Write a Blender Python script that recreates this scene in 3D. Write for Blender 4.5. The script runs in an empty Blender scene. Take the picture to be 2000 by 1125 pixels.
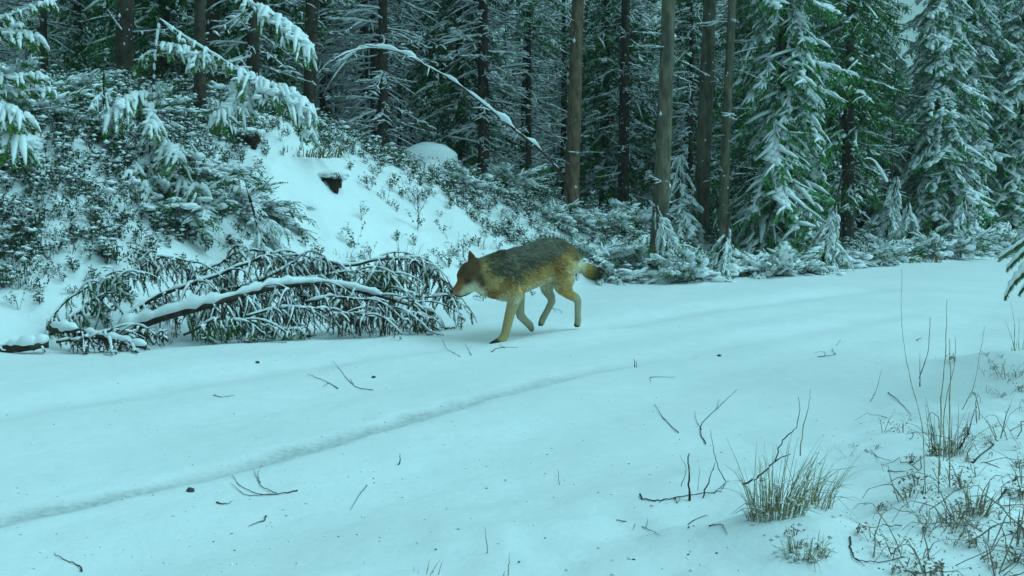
import bpy, math, random
import numpy as np
from mathutils import Vector, Matrix

SC = bpy.context.scene
COL = SC.collection
R = math.radians
rng = np.random.default_rng(7)

# ------------------------------------------------------------------ camera, sky, sun, exposure
CAM_H = 1.05
FPX = 2144.0
PITCH = math.atan(142.5 / FPX)
cam_d = bpy.data.cameras.new('camera')
cam_d.sensor_width = 36.0
cam_d.lens = 36.0 * FPX / 2000.0
cam_d.clip_start = 0.05
cam_d.clip_end = 2000.0
cam = bpy.data.objects.new('camera', cam_d)
COL.objects.link(cam)
cam.location = (0, 0, CAM_H)
cam.rotation_euler = (math.pi / 2 - PITCH, 0, 0)
SC.camera = cam

SUN_EL, SUN_AZ = R(55), R(98)        # azimuth clockwise from +Y: light comes from the right
world = bpy.data.worlds.new('World')
SC.world = world
world.use_nodes = True
wn, wl = world.node_tree.nodes, world.node_tree.links
wn.clear()
w_out = wn.new('ShaderNodeOutputWorld')
w_bg = wn.new('ShaderNodeBackground')
w_sky = wn.new('ShaderNodeTexSky')
w_sky.sky_type = 'NISHITA'
w_sky.sun_disc = False
w_sky.sun_elevation = SUN_EL
w_sky.sun_rotation = SUN_AZ
w_sky.air_density = 1.0
w_sky.dust_density = 4.0
w_sky.ozone_density = 1.0
w_hsv = wn.new('ShaderNodeHueSaturation')
w_hsv.inputs['Saturation'].default_value = 0.03     # overcast: nearly colourless
w_tint = wn.new('ShaderNodeMix')
w_tint.data_type = 'RGBA'
w_tint.blend_type = 'MULTIPLY'
w_tint.inputs['Factor'].default_value = 1.0
w_tint.inputs['B'].default_value = (0.370, 0.840, 0.885, 1)   # the camera's cyan cast, carried by the light
w_bg.inputs['Strength'].default_value = 0.12
wl.new(w_sky.outputs['Color'], w_hsv.inputs['Color'])
wl.new(w_hsv.outputs['Color'], w_tint.inputs['A'])
wl.new(w_tint.outputs['Result'], w_bg.inputs['Color'])
wl.new(w_bg.outputs['Background'], w_out.inputs['Surface'])

sun_d = bpy.data.lights.new('sun', 'SUN')
sun_d.energy = 0.8
sun_d.angle = R(50)
sun_d.color = (0.43, 0.755, 1.0)
sun = bpy.data.objects.new('sun', sun_d)
COL.objects.link(sun)
sd = Vector((math.sin(SUN_AZ) * math.cos(SUN_EL), math.cos(SUN_AZ) * math.cos(SUN_EL), math.sin(SUN_EL)))
sun.rotation_euler = sd.to_track_quat('Z', 'Y').to_euler()

SC.view_settings.view_transform = 'Standard'
SC.view_settings.look = 'None'
SC.view_settings.exposure = 0.31
SC.view_settings.gamma = 1.0
SC.view_settings.use_curve_mapping = False
SC.cycles.max_bounces = 6
SC.cycles.diffuse_bounces = 3
SC.cycles.use_denoising = True

# ------------------------------------------------------------------ camera geometry helpers
FWD = np.array([0, math.cos(PITCH), -math.sin(PITCH)])
UPV = np.array([0, math.sin(PITCH), math.cos(PITCH)])
RIGHT = np.array([1.0, 0, 0])
CAM = np.array([0, 0, CAM_H])


def ray(px, py):
    return FWD + RIGHT * (px - 1000) / FPX + UPV * (562.5 - py) / FPX


def at(px, py, Y):
    d = ray(px, py)
    return CAM + d * (Y / d[1])


def on_z0(px, py):
    d = ray(px, py)
    return CAM + d * (-CAM_H / d[2])


# ------------------------------------------------------------------ noise
def _hash(ix, iy, seed):
    h = (ix.astype(np.int64) * 374761393 + iy.astype(np.int64) * 668265263 + seed * 1274126177) & 0xFFFFFFFF
    h = ((h ^ (h >> 13)) * 1274126177) & 0xFFFFFFFF
    h = h ^ (h >> 16)
    return (h & 0xFFFFFF) / float(0xFFFFFF)


def vnoise(x, y, seed=0):
    x = np.asarray(x, float); y = np.asarray(y, float)
    ix = np.floor(x); iy = np.floor(y)
    fx = x - ix; fy = y - iy
    fx = fx * fx * fx * (fx * (fx * 6 - 15) + 10); fy = fy * fy * fy * (fy * (fy * 6 - 15) + 10)
    a = _hash(ix, iy, seed); b = _hash(ix + 1, iy, seed)
    c = _hash(ix, iy + 1, seed); d = _hash(ix + 1, iy + 1, seed)
    return (a * (1 - fx) + b * fx) * (1 - fy) + (c * (1 - fx) + d * fx) * fy - 0.5


def fbm(x, y, seed=0, octv=4):
    s = 0; a = 1.0; f = 1.0
    for k in range(octv):
        s = s + a * vnoise(x * f + 17.3 * k, y * f - 9.1 * k, seed + k)
        a *= 0.5; f *= 2.03
    return s


def sstep(a, b, x):
    t = np.clip((x - a) / (b - a), 0, 1)
    return t * t * (3 - 2 * t)


# ------------------------------------------------------------------ terrain
def densify(pts, n=8):
    """Hermite curve through the points, parametrised by chord length"""
    pts = np.array(pts, float)
    if len(pts) < 3:
        return pts[0] + (pts[-1] - pts[0]) * np.linspace(0, 1, n + 1)[:, None]
    s = np.concatenate([[0], np.cumsum(np.linalg.norm(np.diff(pts, axis=0), axis=1) + 1e-9)])
    m = np.gradient(pts, s, axis=0)
    out = []
    for i in range(len(pts) - 1):
        h = s[i + 1] - s[i]
        for t in np.linspace(0, 1, n, endpoint=False):
            out.append((2 * t ** 3 - 3 * t * t + 1) * pts[i] + (t ** 3 - 2 * t * t + t) * h * m[i] + (-2 * t ** 3 + 3 * t * t) * pts[i + 1] + (t ** 3 - t * t) * h * m[i + 1])
    out.append(pts[-1])
    return np.array(out)


densify3 = densify


def curve_xy(pix):
    return [tuple(on_z0(*p)[:2]) for p in pix]


EDGE = densify([(-40, -38), (-16, -7.4)] + curve_xy([(0, 705), (480, 668), (880, 612), (1170, 566), (1500, 533), (1900, 511)])
               + [(21, 31), (44, 40), (120, 60)], 7)
RUT_A = densify([(-4.6, -1.0)] + curve_xy([(0, 1032), (300, 960), (600, 885), (800, 828), (1000, 772), (1240, 715), (1500, 662), (1750, 618)]), 6)
RUT_B = densify(curve_xy([(-200, 850), (0, 815), (300, 762), (600, 715), (860, 680), (1100, 652), (1400, 606), (1700, 570)]), 6)


def poly_dist(x, y, poly, want_s=False):
    """signed distance (positive on the left of the walking direction) and arc length"""
    x = np.asarray(x, float).ravel(); y = np.asarray(y, float).ravel()
    best = np.full(x.shape, 1e9); sgn = np.ones(x.shape); bs = np.zeros(x.shape)
    s0 = 0.0
    for i in range(len(poly) - 1):
        ax, ay = poly[i]; bx, by = poly[i + 1]
        dx, dy = bx - ax, by - ay
        L2 = dx * dx + dy * dy
        t = np.clip(((x - ax) * dx + (y - ay) * dy) / L2, 0, 1)
        ex = x - ax - t * dx; ey = y - ay - t * dy
        d2 = ex * ex + ey * ey
        m = d2 < best
        best = np.where(m, d2, best)
        sgn = np.where(m, np.where(dx * ey - dy * ex >= 0, 1.0, -1.0), sgn)
        bs = np.where(m, s0 + t * math.sqrt(L2), bs)
        s0 += math.sqrt(L2)
    d = np.sqrt(best) * sgn
    return (d, bs) if want_s else d


_e0 = on_z0(0, 705)
S_REF = float(poly_dist([_e0[0]], [_e0[1]], EDGE, True)[1][0])

BUMPS = []          # (x, y, radius, height)


def terrain(x, y):
    sh = np.shape(x)
    x = np.asarray(x, float).ravel(); y = np.asarray(y, float).ravel()
    d, s = poly_dist(x, y, EDGE, True)
    s = s - S_REF
    Ptop = np.interp(s, [-40, -4, 0, 4, 6.5, 9, 12, 16, 22, 40], [1.8, 2.45, 2.5, 2.6, 2.75, 2.45, 1.70, 0.75, 0.3, 0.4])
    wid = np.interp(s, [-4, 0, 5, 10, 16, 22], [5.2, 5.2, 5.8, 5.2, 3.8, 3.0])
    wob = 0.35 * vnoise(x * 0.7, y * 0.7, 5)
    t = np.clip((d + wob) / wid, 0, 1)
    bank = Ptop * (t * t * (3 - 2 * t)) + 0.035 * np.clip(d - wid, 0, 60)
    ditch = -0.10 * np.exp(-((d - 0.75) / 0.45) ** 2) * sstep(14, 9, s)
    onroad = sstep(0.25, -0.2, d) * sstep(-5.6, -5.0, d)
    hum = fbm(x * 1.5, y * 1.5, 11, 4)
    rough = ((0.10 + 0.05 * sstep(1.0, 2.5, d)) * hum + 0.06 * np.abs(fbm(x * 4.2, y * 4.2, 23, 3))) * sstep(0.1, 1.6, d)
    rough = rough + 0.10 * fbm(x * 0.5, y * 0.5, 31, 2) * sstep(1.0, 4.0, d)
    z = bank + ditch + rough
    # near verge
    v = sstep(-5.0, -6.0, d)
    z = z + v * (0.05 + 0.05 * fbm(x * 1.7, y * 1.7, 41, 4) + 0.045 * np.abs(fbm(x * 4.0, y * 4.0, 47, 3))) + 0.02 * np.clip(-6.5 - d, 0, 30)
    # road surface: slight crown, long soft waves
    z = z + onroad * (0.05 * np.clip(1 - ((d + 2.6) / 2.6) ** 2, 0, 1) + 0.024 * fbm(x * 0.8, y * 0.8, 51, 3) + 0.006 * fbm(x * 5, y * 5, 57, 3))
    ra = np.abs(poly_dist(x, y, RUT_A)); rb = np.abs(poly_dist(x, y, RUT_B))
    clump = fbm(x * 9, y * 9, 61, 3)
    fade = sstep(8.4, 6.0, y)
    z = z - 0.020 * fade * sstep(0.11, 0.02, ra + 0.05 * fbm(x * 5, y * 5, 63, 2)) * (1 - 0.5 * clump)
    z = z - 0.060 * np.exp(-(rb / 0.30) ** 2) - 0.035 * sstep(6.0, 8.4, y) * np.exp(-(ra / 0.28) ** 2) - 0.02 * np.exp(-((ra - 0.75) / 0.3) ** 2)
    for bx, by, br, bh in BUMPS:
        z = z + bh * np.exp(-(((x - bx) ** 2 + (y - by) ** 2) / br ** 2))
    return z.reshape(sh)


def hz(x, y):
    return float(terrain(np.array([x]), np.array([y]))[0])


_TS = 2.0 * 1.006 ** np.arange(620)


def hit(px, py):
    d = ray(px, py)
    P = CAM[None] + d[None] * _TS[:, None]
    g = P[:, 2] - terrain(P[:, 0], P[:, 1])
    k = int(np.argmax(g < 0))
    if g[k] >= 0:
        return P[-1]
    a, b = g[k - 1], g[k]
    t = _TS[k - 1] + (_TS[k] - _TS[k - 1]) * a / (a - b)
    return CAM + d * t


# mounds that lie under particular things
for (px, py, r, hgt) in [(590, 322, 0.55, 0.28), (520, 330, 0.6, 0.2), (110, 330, 1.0, 0.25), (690, 345, 0.5, 0.12)]:
    p = hit(px, py); BUMPS.append((p[0], p[1], r, hgt))
p = at(1095, 645, 9.45); BUMPS.append((p[0], p[1], 0.55, 0.055))
for (px, py, r, hgt) in [(1530, 1075, 0.28, 0.09), (1500, 1000, 0.25, 0.06), (1840, 960, 0.3, 0.10), (1880, 1030, 0.3, 0.10), (1960, 720, 0.5, 0.12), (1950, 900, 0.4, 0.10), (1700, 1090, 0.3, 0.05)]:
    p = hit(px, py); BUMPS.append((p[0], p[1], r, hgt))


_rd = np.random.default_rng(2)
for _k in range(46):
    p = on_z0(_rd.uniform(350, 1750), _rd.uniform(700, 1120))
    BUMPS.append((p[0], p[1], _rd.uniform(0.025, 0.07), -_rd.uniform(0.004, 0.013)))


# ------------------------------------------------------------------ mesh helpers
class MB:
    def __init__(self):
        self.V = []; self.T = []; self.C = []; self.n = 0

    def add(self, VT, col=None):
        V, T = VT
        if len(V) == 0:
            return
        self.V.append(np.asarray(V, float)); self.T.append(np.asarray(T, np.int64) + self.n)
        if col is not None:
            c = np.asarray(col, float)
            if c.ndim == 1:
                c = np.tile(c, (len(V), 1))
            self.C.append(c)
        self.n += len(V)

    def arrays(self):
        if not self.V:
            return np.zeros((0, 3)), np.zeros((0, 3), np.int64)
        return np.vstack(self.V), np.vstack(self.T)

    def mesh(self, name, mat, smooth=True, origin=None):
        V, T = self.arrays()
        if origin is not None and len(V):
            V = V - np.asarray(origin)
        me = mesh_from(name, V, T, mat, smooth)
        if self.C:
            C = np.vstack(self.C)
            a = me.color_attributes.new('Col', 'FLOAT_COLOR', 'POINT')
            buf = np.ones((len(V), 4), np.float32); buf[:, :3] = C
            a.data.foreach_set('color', buf.ravel())
        return me


def mesh_from(name, V, T, mat, smooth=True):
    me = bpy.data.meshes.new(name)
    V = np.ascontiguousarray(V, np.float32); T = np.ascontiguousarray(T, np.int32)
    me.vertices.add(len(V)); me.vertices.foreach_set('co', V.ravel())
    k = T.shape[1] if len(T) else 3
    me.loops.add(T.size); me.loops.foreach_set('vertex_index', T.ravel())
    me.polygons.add(len(T))
    me.polygons.foreach_set('loop_start', np.arange(len(T), dtype=np.int32) * k)
    me.polygons.foreach_set('loop_total', np.full(len(T), k, np.int32))
    if smooth:
        me.polygons.foreach_set('use_smooth', np.ones(len(T), bool))
    if mat is not None:
        me.materials.append(mat)
    me.update(calc_edges=True)
    return me


def link(name, me, parent=None, kind=None):
    o = bpy.data.objects.new(name, me)
    COL.objects.link(o)
    if parent is not None:
        o.parent = parent
    if kind:
        o['kind'] = kind
    return o


def thing(name, label, cat, loc=(0, 0, 0), rz=0, group=None):
    o = bpy.data.objects.new(name, None)
    o.empty_display_size = 0.1
    COL.objects.link(o)
    o.location = tuple(float(v) for v in loc); o.rotation_euler = (0, 0, rz)
    o['label'] = label; o['category'] = cat
    if group:
        o['group'] = group
    return o


def tag(o, label, cat, group=None):
    o['label'] = label; o['category'] = cat
    if group:
        o['group'] = group
    return o


def tube(P, Rr, n=5, squash=None, lump=0.0, rg=None):
    P = np.asarray(P, float); k = len(P)
    Rr = np.broadcast_to(np.asarray(Rr, float), (k,)).copy()
    t = np.gradient(P, axis=0)
    t /= np.linalg.norm(t, axis=1)[:, None] + 1e-9
    ref = np.array([0, 0, 1.0]) if abs(t[:, 2]).mean() < 0.8 else np.array([1.0, 0, 0])
    u = np.cross(t, ref); u /= np.linalg.norm(u, axis=1)[:, None] + 1e-9
    v = np.cross(u, t)
    a = np.arange(n) * 2 * math.pi / n + 0.3
    ring = (np.cos(a)[None, :, None] * u[:, None, :] + np.sin(a)[None, :, None] * v[:, None, :] * (1 if squash is None else squash))
    rr = Rr[:, None]
    if lump and rg is not None:
        rr = rr * (1 + lump * rg.uniform(-1, 1, (k, n)))
    V = P[:, None, :] + ring * rr[..., None]
    V = V.reshape(-1, 3)
    T = []
    i = np.arange(k - 1)[:, None] * n; j = np.arange(n)[None, :]; j2 = (j + 1) % n
    A = (i + j).ravel(); B = (i + j2).ravel(); Cc = (i + n + j2).ravel(); D = (i + n + j).ravel()
    T = np.vstack([np.stack([A, B, Cc], 1), np.stack([A, Cc, D], 1)])
    # end caps
    caps = []
    for base in (0, (k - 1) * n):
        for q in range(1, n - 1):
            caps.append((base, base + q + 1, base + q) if base == 0 else (base, base + q, base + q + 1))
    T = np.vstack([T, np.array(caps)]) if caps else T
    return V, T


def resample(P, n):
    P = np.asarray(P, float)
    s = np.concatenate([[0], np.cumsum(np.linalg.norm(np.diff(P, axis=0), axis=1))])
    q = np.linspace(0, s[-1], n)
    return np.stack([np.interp(q, s, P[:, i]) for i in range(3)], 1)


def smooth_path(P, n=6):
    return densify(P, n)


def length(P):
    return float(np.linalg.norm(np.diff(P, axis=0), axis=1).sum())


def feather(P, w, spacing, rg, taper=True, down=0.0):
    """ragged needle triangles along a path"""
    L = length(P)
    n = max(2, int(L / spacing))
    Q = resample(P, n)
    t = np.gradient(Q, axis=0); t /= np.linalg.norm(t, axis=1)[:, None] + 1e-9
    Vs = []
    for side in (0, 1):
        r = rg.normal(size=(n, 3)); r[:, 2] *= 0.5
        u = np.cross(t, np.array([0, 0, 1.0])); nu = np.linalg.norm(u, axis=1)[:, None]
        u = np.where(nu > 0.2, u / (nu + 1e-9), r)
        d = u * (1 if side else -1) + 0.45 * r
        d[:, 2] -= down * rg.uniform(0.2, 1, n)
        d -= t * (d * t).sum(1)[:, None]
        d /= np.linalg.norm(d, axis=1)[:, None] + 1e-9
        ww = w * rg.uniform(0.6, 1.25, n)
        if taper:
            ww = ww * np.interp(np.linspace(0, 1, n), [0, 0.7, 1], [1, 0.9, 0.45])
        a = Q - t * spacing * 0.55; b = Q + t * spacing * 0.75
        c = Q + d * ww[:, None] + t * ww[:, None] * 0.7
        Vs.append(np.stack([a, b, c], 1).reshape(-1, 3))
    V = np.vstack(Vs)
    return V, np.arange(len(V)).reshape(-1, 3)


ICO_V = None


def _ico():
    global ICO_V, ICO_T
    import bmesh
    bm = bmesh.new(); bmesh.ops.create_icosphere(bm, subdivisions=1, radius=1.0)
    bm.verts.ensure_lookup_table()
    ICO_V = np.array([v.co[:] for v in bm.verts]); ICO_T = np.array([[v.index for v in f.verts] for f in bm.faces])
    bm.free()
    bm = bmesh.new(); bmesh.ops.create_icosphere(bm, subdivisions=3, radius=1.0)
    bm.verts.ensure_lookup_table()
    global ICO3_V, ICO3_T
    ICO3_V = np.array([v.co[:] for v in bm.verts]); ICO3_T = np.array([[v.index for v in f.verts] for f in bm.faces])
    bm.free()


_ico()
OCT_V = np.array([(1, 0, 0), (0, 1, 0), (-1, 0, 0), (0, -1, 0), (0, 0, 1), (0, 0, -0.6)], float)
OCT_T = np.array([(0, 1, 4), (1, 2, 4), (2, 3, 4), (3, 0, 4), (1, 0, 5), (2, 1, 5), (3, 2, 5), (0, 3, 5)])


def blob(c, r, rg, hi=False, noise=0.18):
    V = (ICO3_V if hi else ICO_V)
    T = (ICO3_T if hi else ICO_T)
    if hi:
        s = rg.uniform(0, 100)
        k = 1 + noise * 2 * (vnoise(V[:, 0] * 2 + s, V[:, 1] * 2 + V[:, 2] * 3.1) + 0.5 * vnoise(V[:, 0] * 5 + s, V[:, 1] * 5 + V[:, 2] * 6.1))
    else:
        k = 1 + noise * rg.uniform(-1, 1, len(V))
    return V * k[:, None] * np.asarray(r) + np.asarray(c), T


def xform(VT, M, off):
    V, T = VT
    return V @ M.T + off, T


def rotz(a):
    c, s = math.cos(a), math.sin(a)
    return np.array([[c, -s, 0], [s, c, 0], [0, 0, 1.0]])


def roty(a):
    c, s = math.cos(a), math.sin(a)
    return np.array([[c, 0, s], [0, 1.0, 0], [-s, 0, c]])


def rotx(a):
    c, s = math.cos(a), math.sin(a)
    return np.array([[1.0, 0, 0], [0, c, -s], [0, s, c]])


# ------------------------------------------------------------------ materials
def mat_base(name, rough=0.8, spec=0.2):
    m = bpy.data.materials.new(name); m.use_nodes = True
    b = m.node_tree.nodes['Principled BSDF']
    b.inputs['Roughness'].default_value = rough
    b.inputs['Specular IOR Level'].default_value = spec
    return m, m.node_tree.nodes, m.node_tree.links, b


def mat_noise(name, c1, c2, scale, rough=0.8, spec=0.15, bump=0.0, detail=4, stretch=None, c3=None, thr=0.62, bscale=None, bdist=0.01):
    m, n, l, b = mat_base(name, rough, spec)
    tc = n.new('ShaderNodeTexCoord')
    src = tc.outputs['Object']
    if stretch:
        mp = n.new('ShaderNodeMapping'); mp.inputs['Scale'].default_value = stretch
        l.new(src, mp.inputs['Vector']); src = mp.outputs['Vector']
    nz = n.new('ShaderNodeTexNoise'); nz.inputs['Scale'].default_value = scale; nz.inputs['Detail'].default_value = detail
    l.new(src, nz.inputs['Vector'])
    cr = n.new('ShaderNodeValToRGB')
    cr.color_ramp.elements[0].color = (*c1, 1); cr.color_ramp.elements[0].position = 0.35
    cr.color_ramp.elements[1].color = (*c2, 1); cr.color_ramp.elements[1].position = 0.65
    l.new(nz.outputs['Fac'], cr.inputs['Fac'])
    out = cr.outputs['Color']
    if c3:
        n2 = n.new('ShaderNodeTexNoise'); n2.inputs['Scale'].default_value = scale * 1.7; n2.inputs['Detail'].default_value = 6
        l.new(tc.outputs['Object'], n2.inputs['Vector'])
        c2r = n.new('ShaderNodeValToRGB')
        c2r.color_ramp.elements[0].position = thr; c2r.color_ramp.elements[1].position = thr + 0.03
        l.new(n2.outputs['Fac'], c2r.inputs['Fac'])
        mx = n.new('ShaderNodeMix'); mx.data_type = 'RGBA'
        l.new(c2r.outputs['Color'], mx.inputs['Factor']); l.new(out, mx.inputs['A']); mx.inputs['B'].default_value = (*c3, 1)
        out = mx.outputs['Result']
    l.new(out, b.inputs['Base Color'])
    if bump:
        bp = n.new('ShaderNodeBump'); bp.inputs['Strength'].default_value = bump; bp.inputs['Distance'].default_value = bdist
        nb = nz
        if bscale:
            nb = n.new('ShaderNodeTexNoise'); nb.inputs['Scale'].default_value = bscale; nb.inputs['Detail'].default_value = 5
            l.new(src, nb.inputs['Vector'])
        l.new(nb.outputs['Fac'], bp.inputs['Height']); l.new(bp.outputs['Normal'], b.inputs['Normal'])
    return m


M_SNOW = mat_noise('fresh_snow', (0.80, 0.81, 0.83), (0.86, 0.87, 0.88), 6, 0.6, 0.2)
M_NEEDLE = mat_noise('spruce_needles', (0.040, 0.125, 0.022), (0.095, 0.190, 0.040), 3.0, 0.7, 0.15)
M_NEEDLE_D = mat_noise('bluish_needles', (0.040, 0.120, 0.042), (0.085, 0.185, 0.065), 2.0, 0.75, 0.1)  # slightly bluer green, for pine crowns and the massed woods
M_FROST = mat_noise('frosted_needles', (0.030, 0.140, 0.030), (0.125, 0.300, 0.105), 5.5, 0.8, 0.1, detail=5)
M_FROST_D = mat_noise('lightly_frosted_needles', (0.030, 0.125, 0.028), (0.085, 0.215, 0.065), 4.5, 0.8, 0.1, detail=5)
M_FTWIG = mat_noise('frosted_twigs', (0.04, 0.034, 0.026), (0.12, 0.11, 0.09), 7, 0.85, 0.1)
M_DEADN = mat_noise('withered_needles', (0.05, 0.034, 0.018), (0.115, 0.095, 0.05), 9.0, 0.8, 0.1)
M_BARK = mat_noise('spruce_bark', (0.032, 0.024, 0.017), (0.085, 0.066, 0.050), 9, 0.9, 0.1, bump=0.6, stretch=(1, 1, 0.4), c3=(0.6, 0.6, 0.6), thr=0.66)
M_PINE = mat_noise('pine_bark', (0.075, 0.068, 0.050), (0.19, 0.155, 0.110), 13, 0.9, 0.1, bump=0.9, stretch=(1, 1, 0.28), c3=(0.62, 0.62, 0.62), thr=0.715, bdist=0.03)
M_PINE_R = mat_noise('reddish_pine_bark', (0.095, 0.066, 0.044), (0.22, 0.148, 0.10), 16, 0.9, 0.1, bump=0.9, stretch=(1, 1, 0.28), c3=(0.62, 0.62, 0.62), thr=0.715, bdist=0.03)
M_TWIG = mat_noise('twig_bark', (0.035, 0.026, 0.02), (0.085, 0.065, 0.05), 12, 0.85, 0.15)
M_GRASS = mat_noise('dry_grass', (0.11, 0.085, 0.03), (0.24, 0.19, 0.085), 6, 0.75, 0.2)
M_GRASSG = mat_noise('winter_grass', (0.17, 0.155, 0.085), (0.50, 0.44, 0.26), 40, 0.75, 0.2)
M_SOIL = mat_noise('bare_soil', (0.018, 0.012, 0.008), (0.06, 0.038, 0.022), 14, 0.95, 0.1, bump=0.8)
M_STONE = mat_noise('wet_stone', (0.02, 0.02, 0.022), (0.06, 0.06, 0.06), 30, 0.5, 0.4, bump=0.4)
M_LEAF = mat_noise('berry_leaves', (0.025, 0.060, 0.030), (0.075, 0.125, 0.06), 7, 0.6, 0.25)
M_HEATH = mat_noise('brown_heath', (0.13, 0.10, 0.075), (0.36, 0.28, 0.21), 30, 0.8, 0.15)

# ground snow: soft relief, thin grey snow in the wheel rut
M_GROUND, gn, gl, gb = mat_base('ground_snow', 0.62, 0.2)
tc = gn.new('ShaderNodeTexCoord')
n1 = gn.new('ShaderNodeTexNoise'); n1.inputs['Scale'].default_value = 0.9; n1.inputs['Detail'].default_value = 5
n2 = gn.new('ShaderNodeTexNoise'); n2.inputs['Scale'].default_value = 34; n2.inputs['Detail'].default_value = 6
n3 = gn.new('ShaderNodeTexNoise'); n3.inputs['Scale'].default_value = 5; n3.inputs['Detail'].default_value = 4
for n_ in (n1, n2, n3):
    gl.new(tc.outputs['Object'], n_.inputs['Vector'])
cr = gn.new('ShaderNodeValToRGB')
cr.color_ramp.elements[0].color = (0.79, 0.80, 0.81, 1); cr.color_ramp.elements[0].position = 0.3
cr.color_ramp.elements[1].color = (0.85, 0.855, 0.865, 1); cr.color_ramp.elements[1].position = 0.7
gl.new(n1.outputs['Fac'], cr.inputs['Fac'])
at_n = gn.new('ShaderNodeAttribute'); at_n.attribute_name = 'thin'
mm = gn.new('ShaderNodeMath'); mm.operation = 'MULTIPLY'
cr2 = gn.new('ShaderNodeValToRGB'); cr2.color_ramp.elements[0].position = 0.1; cr2.color_ramp.elements[1].position = 0.62
gl.new(n2.outputs['Fac'], cr2.inputs['Fac'])
gl.new(at_n.outputs['Fac'], mm.inputs[0]); gl.new(cr2.outputs['Color'], mm.inputs[1])
mx = gn.new('ShaderNodeMix'); mx.data_type = 'RGBA'
gl.new(mm.outputs[0], mx.inputs['Factor']); gl.new(cr.outputs['Color'], mx.inputs['A'])
mx.inputs['B'].default_value = (0.50, 0.51, 0.51, 1)
gl.new(mx.outputs['Result'], gb.inputs['Base Color'])
bp1 = gn.new('ShaderNodeBump'); bp1.inputs['Strength'].default_value = 0.35; bp1.inputs['Distance'].default_value = 0.05
bp2 = gn.new('ShaderNodeBump'); bp2.inputs['Strength'].default_value = 0.25; bp2.inputs['Distance'].default_value = 0.01
gl.new(n3.outputs['Fac'], bp1.inputs['Height']); gl.new(n2.outputs['Fac'], bp2.inputs['Height'])
gl.new(bp1.outputs['Normal'], bp2.inputs['Normal']); gl.new(bp2.outputs['Normal'], gb.inputs['Normal'])


def mat_attr(name, rough, spec):
    m, n, l, b = mat_base(name, rough, spec)
    a = n.new('ShaderNodeAttribute'); a.attribute_name = 'Col'
    l.new(a.outputs['Color'], b.inputs['Base Color'])
    return m


M_FUR = mat_attr('wolf_fur', 0.85, 0.1)
M_EYE, _n, _l, _b = mat_base('dark_eye', 0.2, 0.5); _b.inputs['Base Color'].default_value = (0.012, 0.008, 0.006, 1)
M_NOSE, _n, _l, _b = mat_base('wet_nose', 0.4, 0.4); _b.inputs['Base Color'].default_value = (0.012, 0.012, 0.012, 1)

# ------------------------------------------------------------------ ground and road: one sheet split along the road edge


def axis_steps(lo, hi, fine_lo, fine_hi, step, grow):
    a = list(np.arange(fine_lo, fine_hi + 1e-6, step))
    s = step; x = a[-1]
    while x < hi:
        s *= grow; x += s; a.append(x)
    s = step; x = a[0]; b = []
    while x > lo:
        s *= grow; x -= s; b.append(x)
    return np.array(b[::-1] + a)


gx = axis_steps(-420, 420, -6.5, 6.5, 0.05, 1.035)
gy = axis_steps(-120, 520, 2.6, 13.0, 0.05, 1.03)
GX, GY = np.meshgrid(gx, gy)
GZ = terrain(GX, GY)
gd = poly_dist(GX, GY, EDGE).reshape(GX.shape)
gra = np.abs(poly_dist(GX, GY, RUT_A)).reshape(GX.shape)
thin = sstep(8.4, 6.0, GY) * sstep(0.105, 0.025, gra + 0.05 * fbm(GX * 5, GY * 5, 63, 2)) * np.clip(0.75 + 0.9 * fbm(GX * 1.3, GY * 1.3, 71, 3), 0.25, 1)
ny, nx = GX.shape
idx = np.arange(nx * ny).reshape(ny, nx)
Q = np.stack([idx[:-1, :-1], idx[:-1, 1:], idx[1:, 1:], idx[1:, :-1]], -1).reshape(-1, 4)
VG = np.stack([GX.ravel(), GY.ravel(), GZ.ravel()], 1)
dq = gd.ravel()[Q].mean(1)
road_m = (dq < 0.1) & (dq > -5.3)


def sub_sheet(name, mask):
    q = Q[mask]
    u, inv = np.unique(q, return_inverse=True)
    me = mesh_from(name, VG[u], inv.reshape(-1, 4), M_GROUND)
    a = me.attributes.new('thin', 'FLOAT', 'POINT'); a.data.foreach_set('value', thin.ravel()[u].astype(np.float32))
    o = link(name, me, kind='structure')
    return o


ground_o = sub_sheet('ground', ~road_m)
road_o = sub_sheet('road', road_m)

# ------------------------------------------------------------------ bough templates (x outward, z up)


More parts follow.
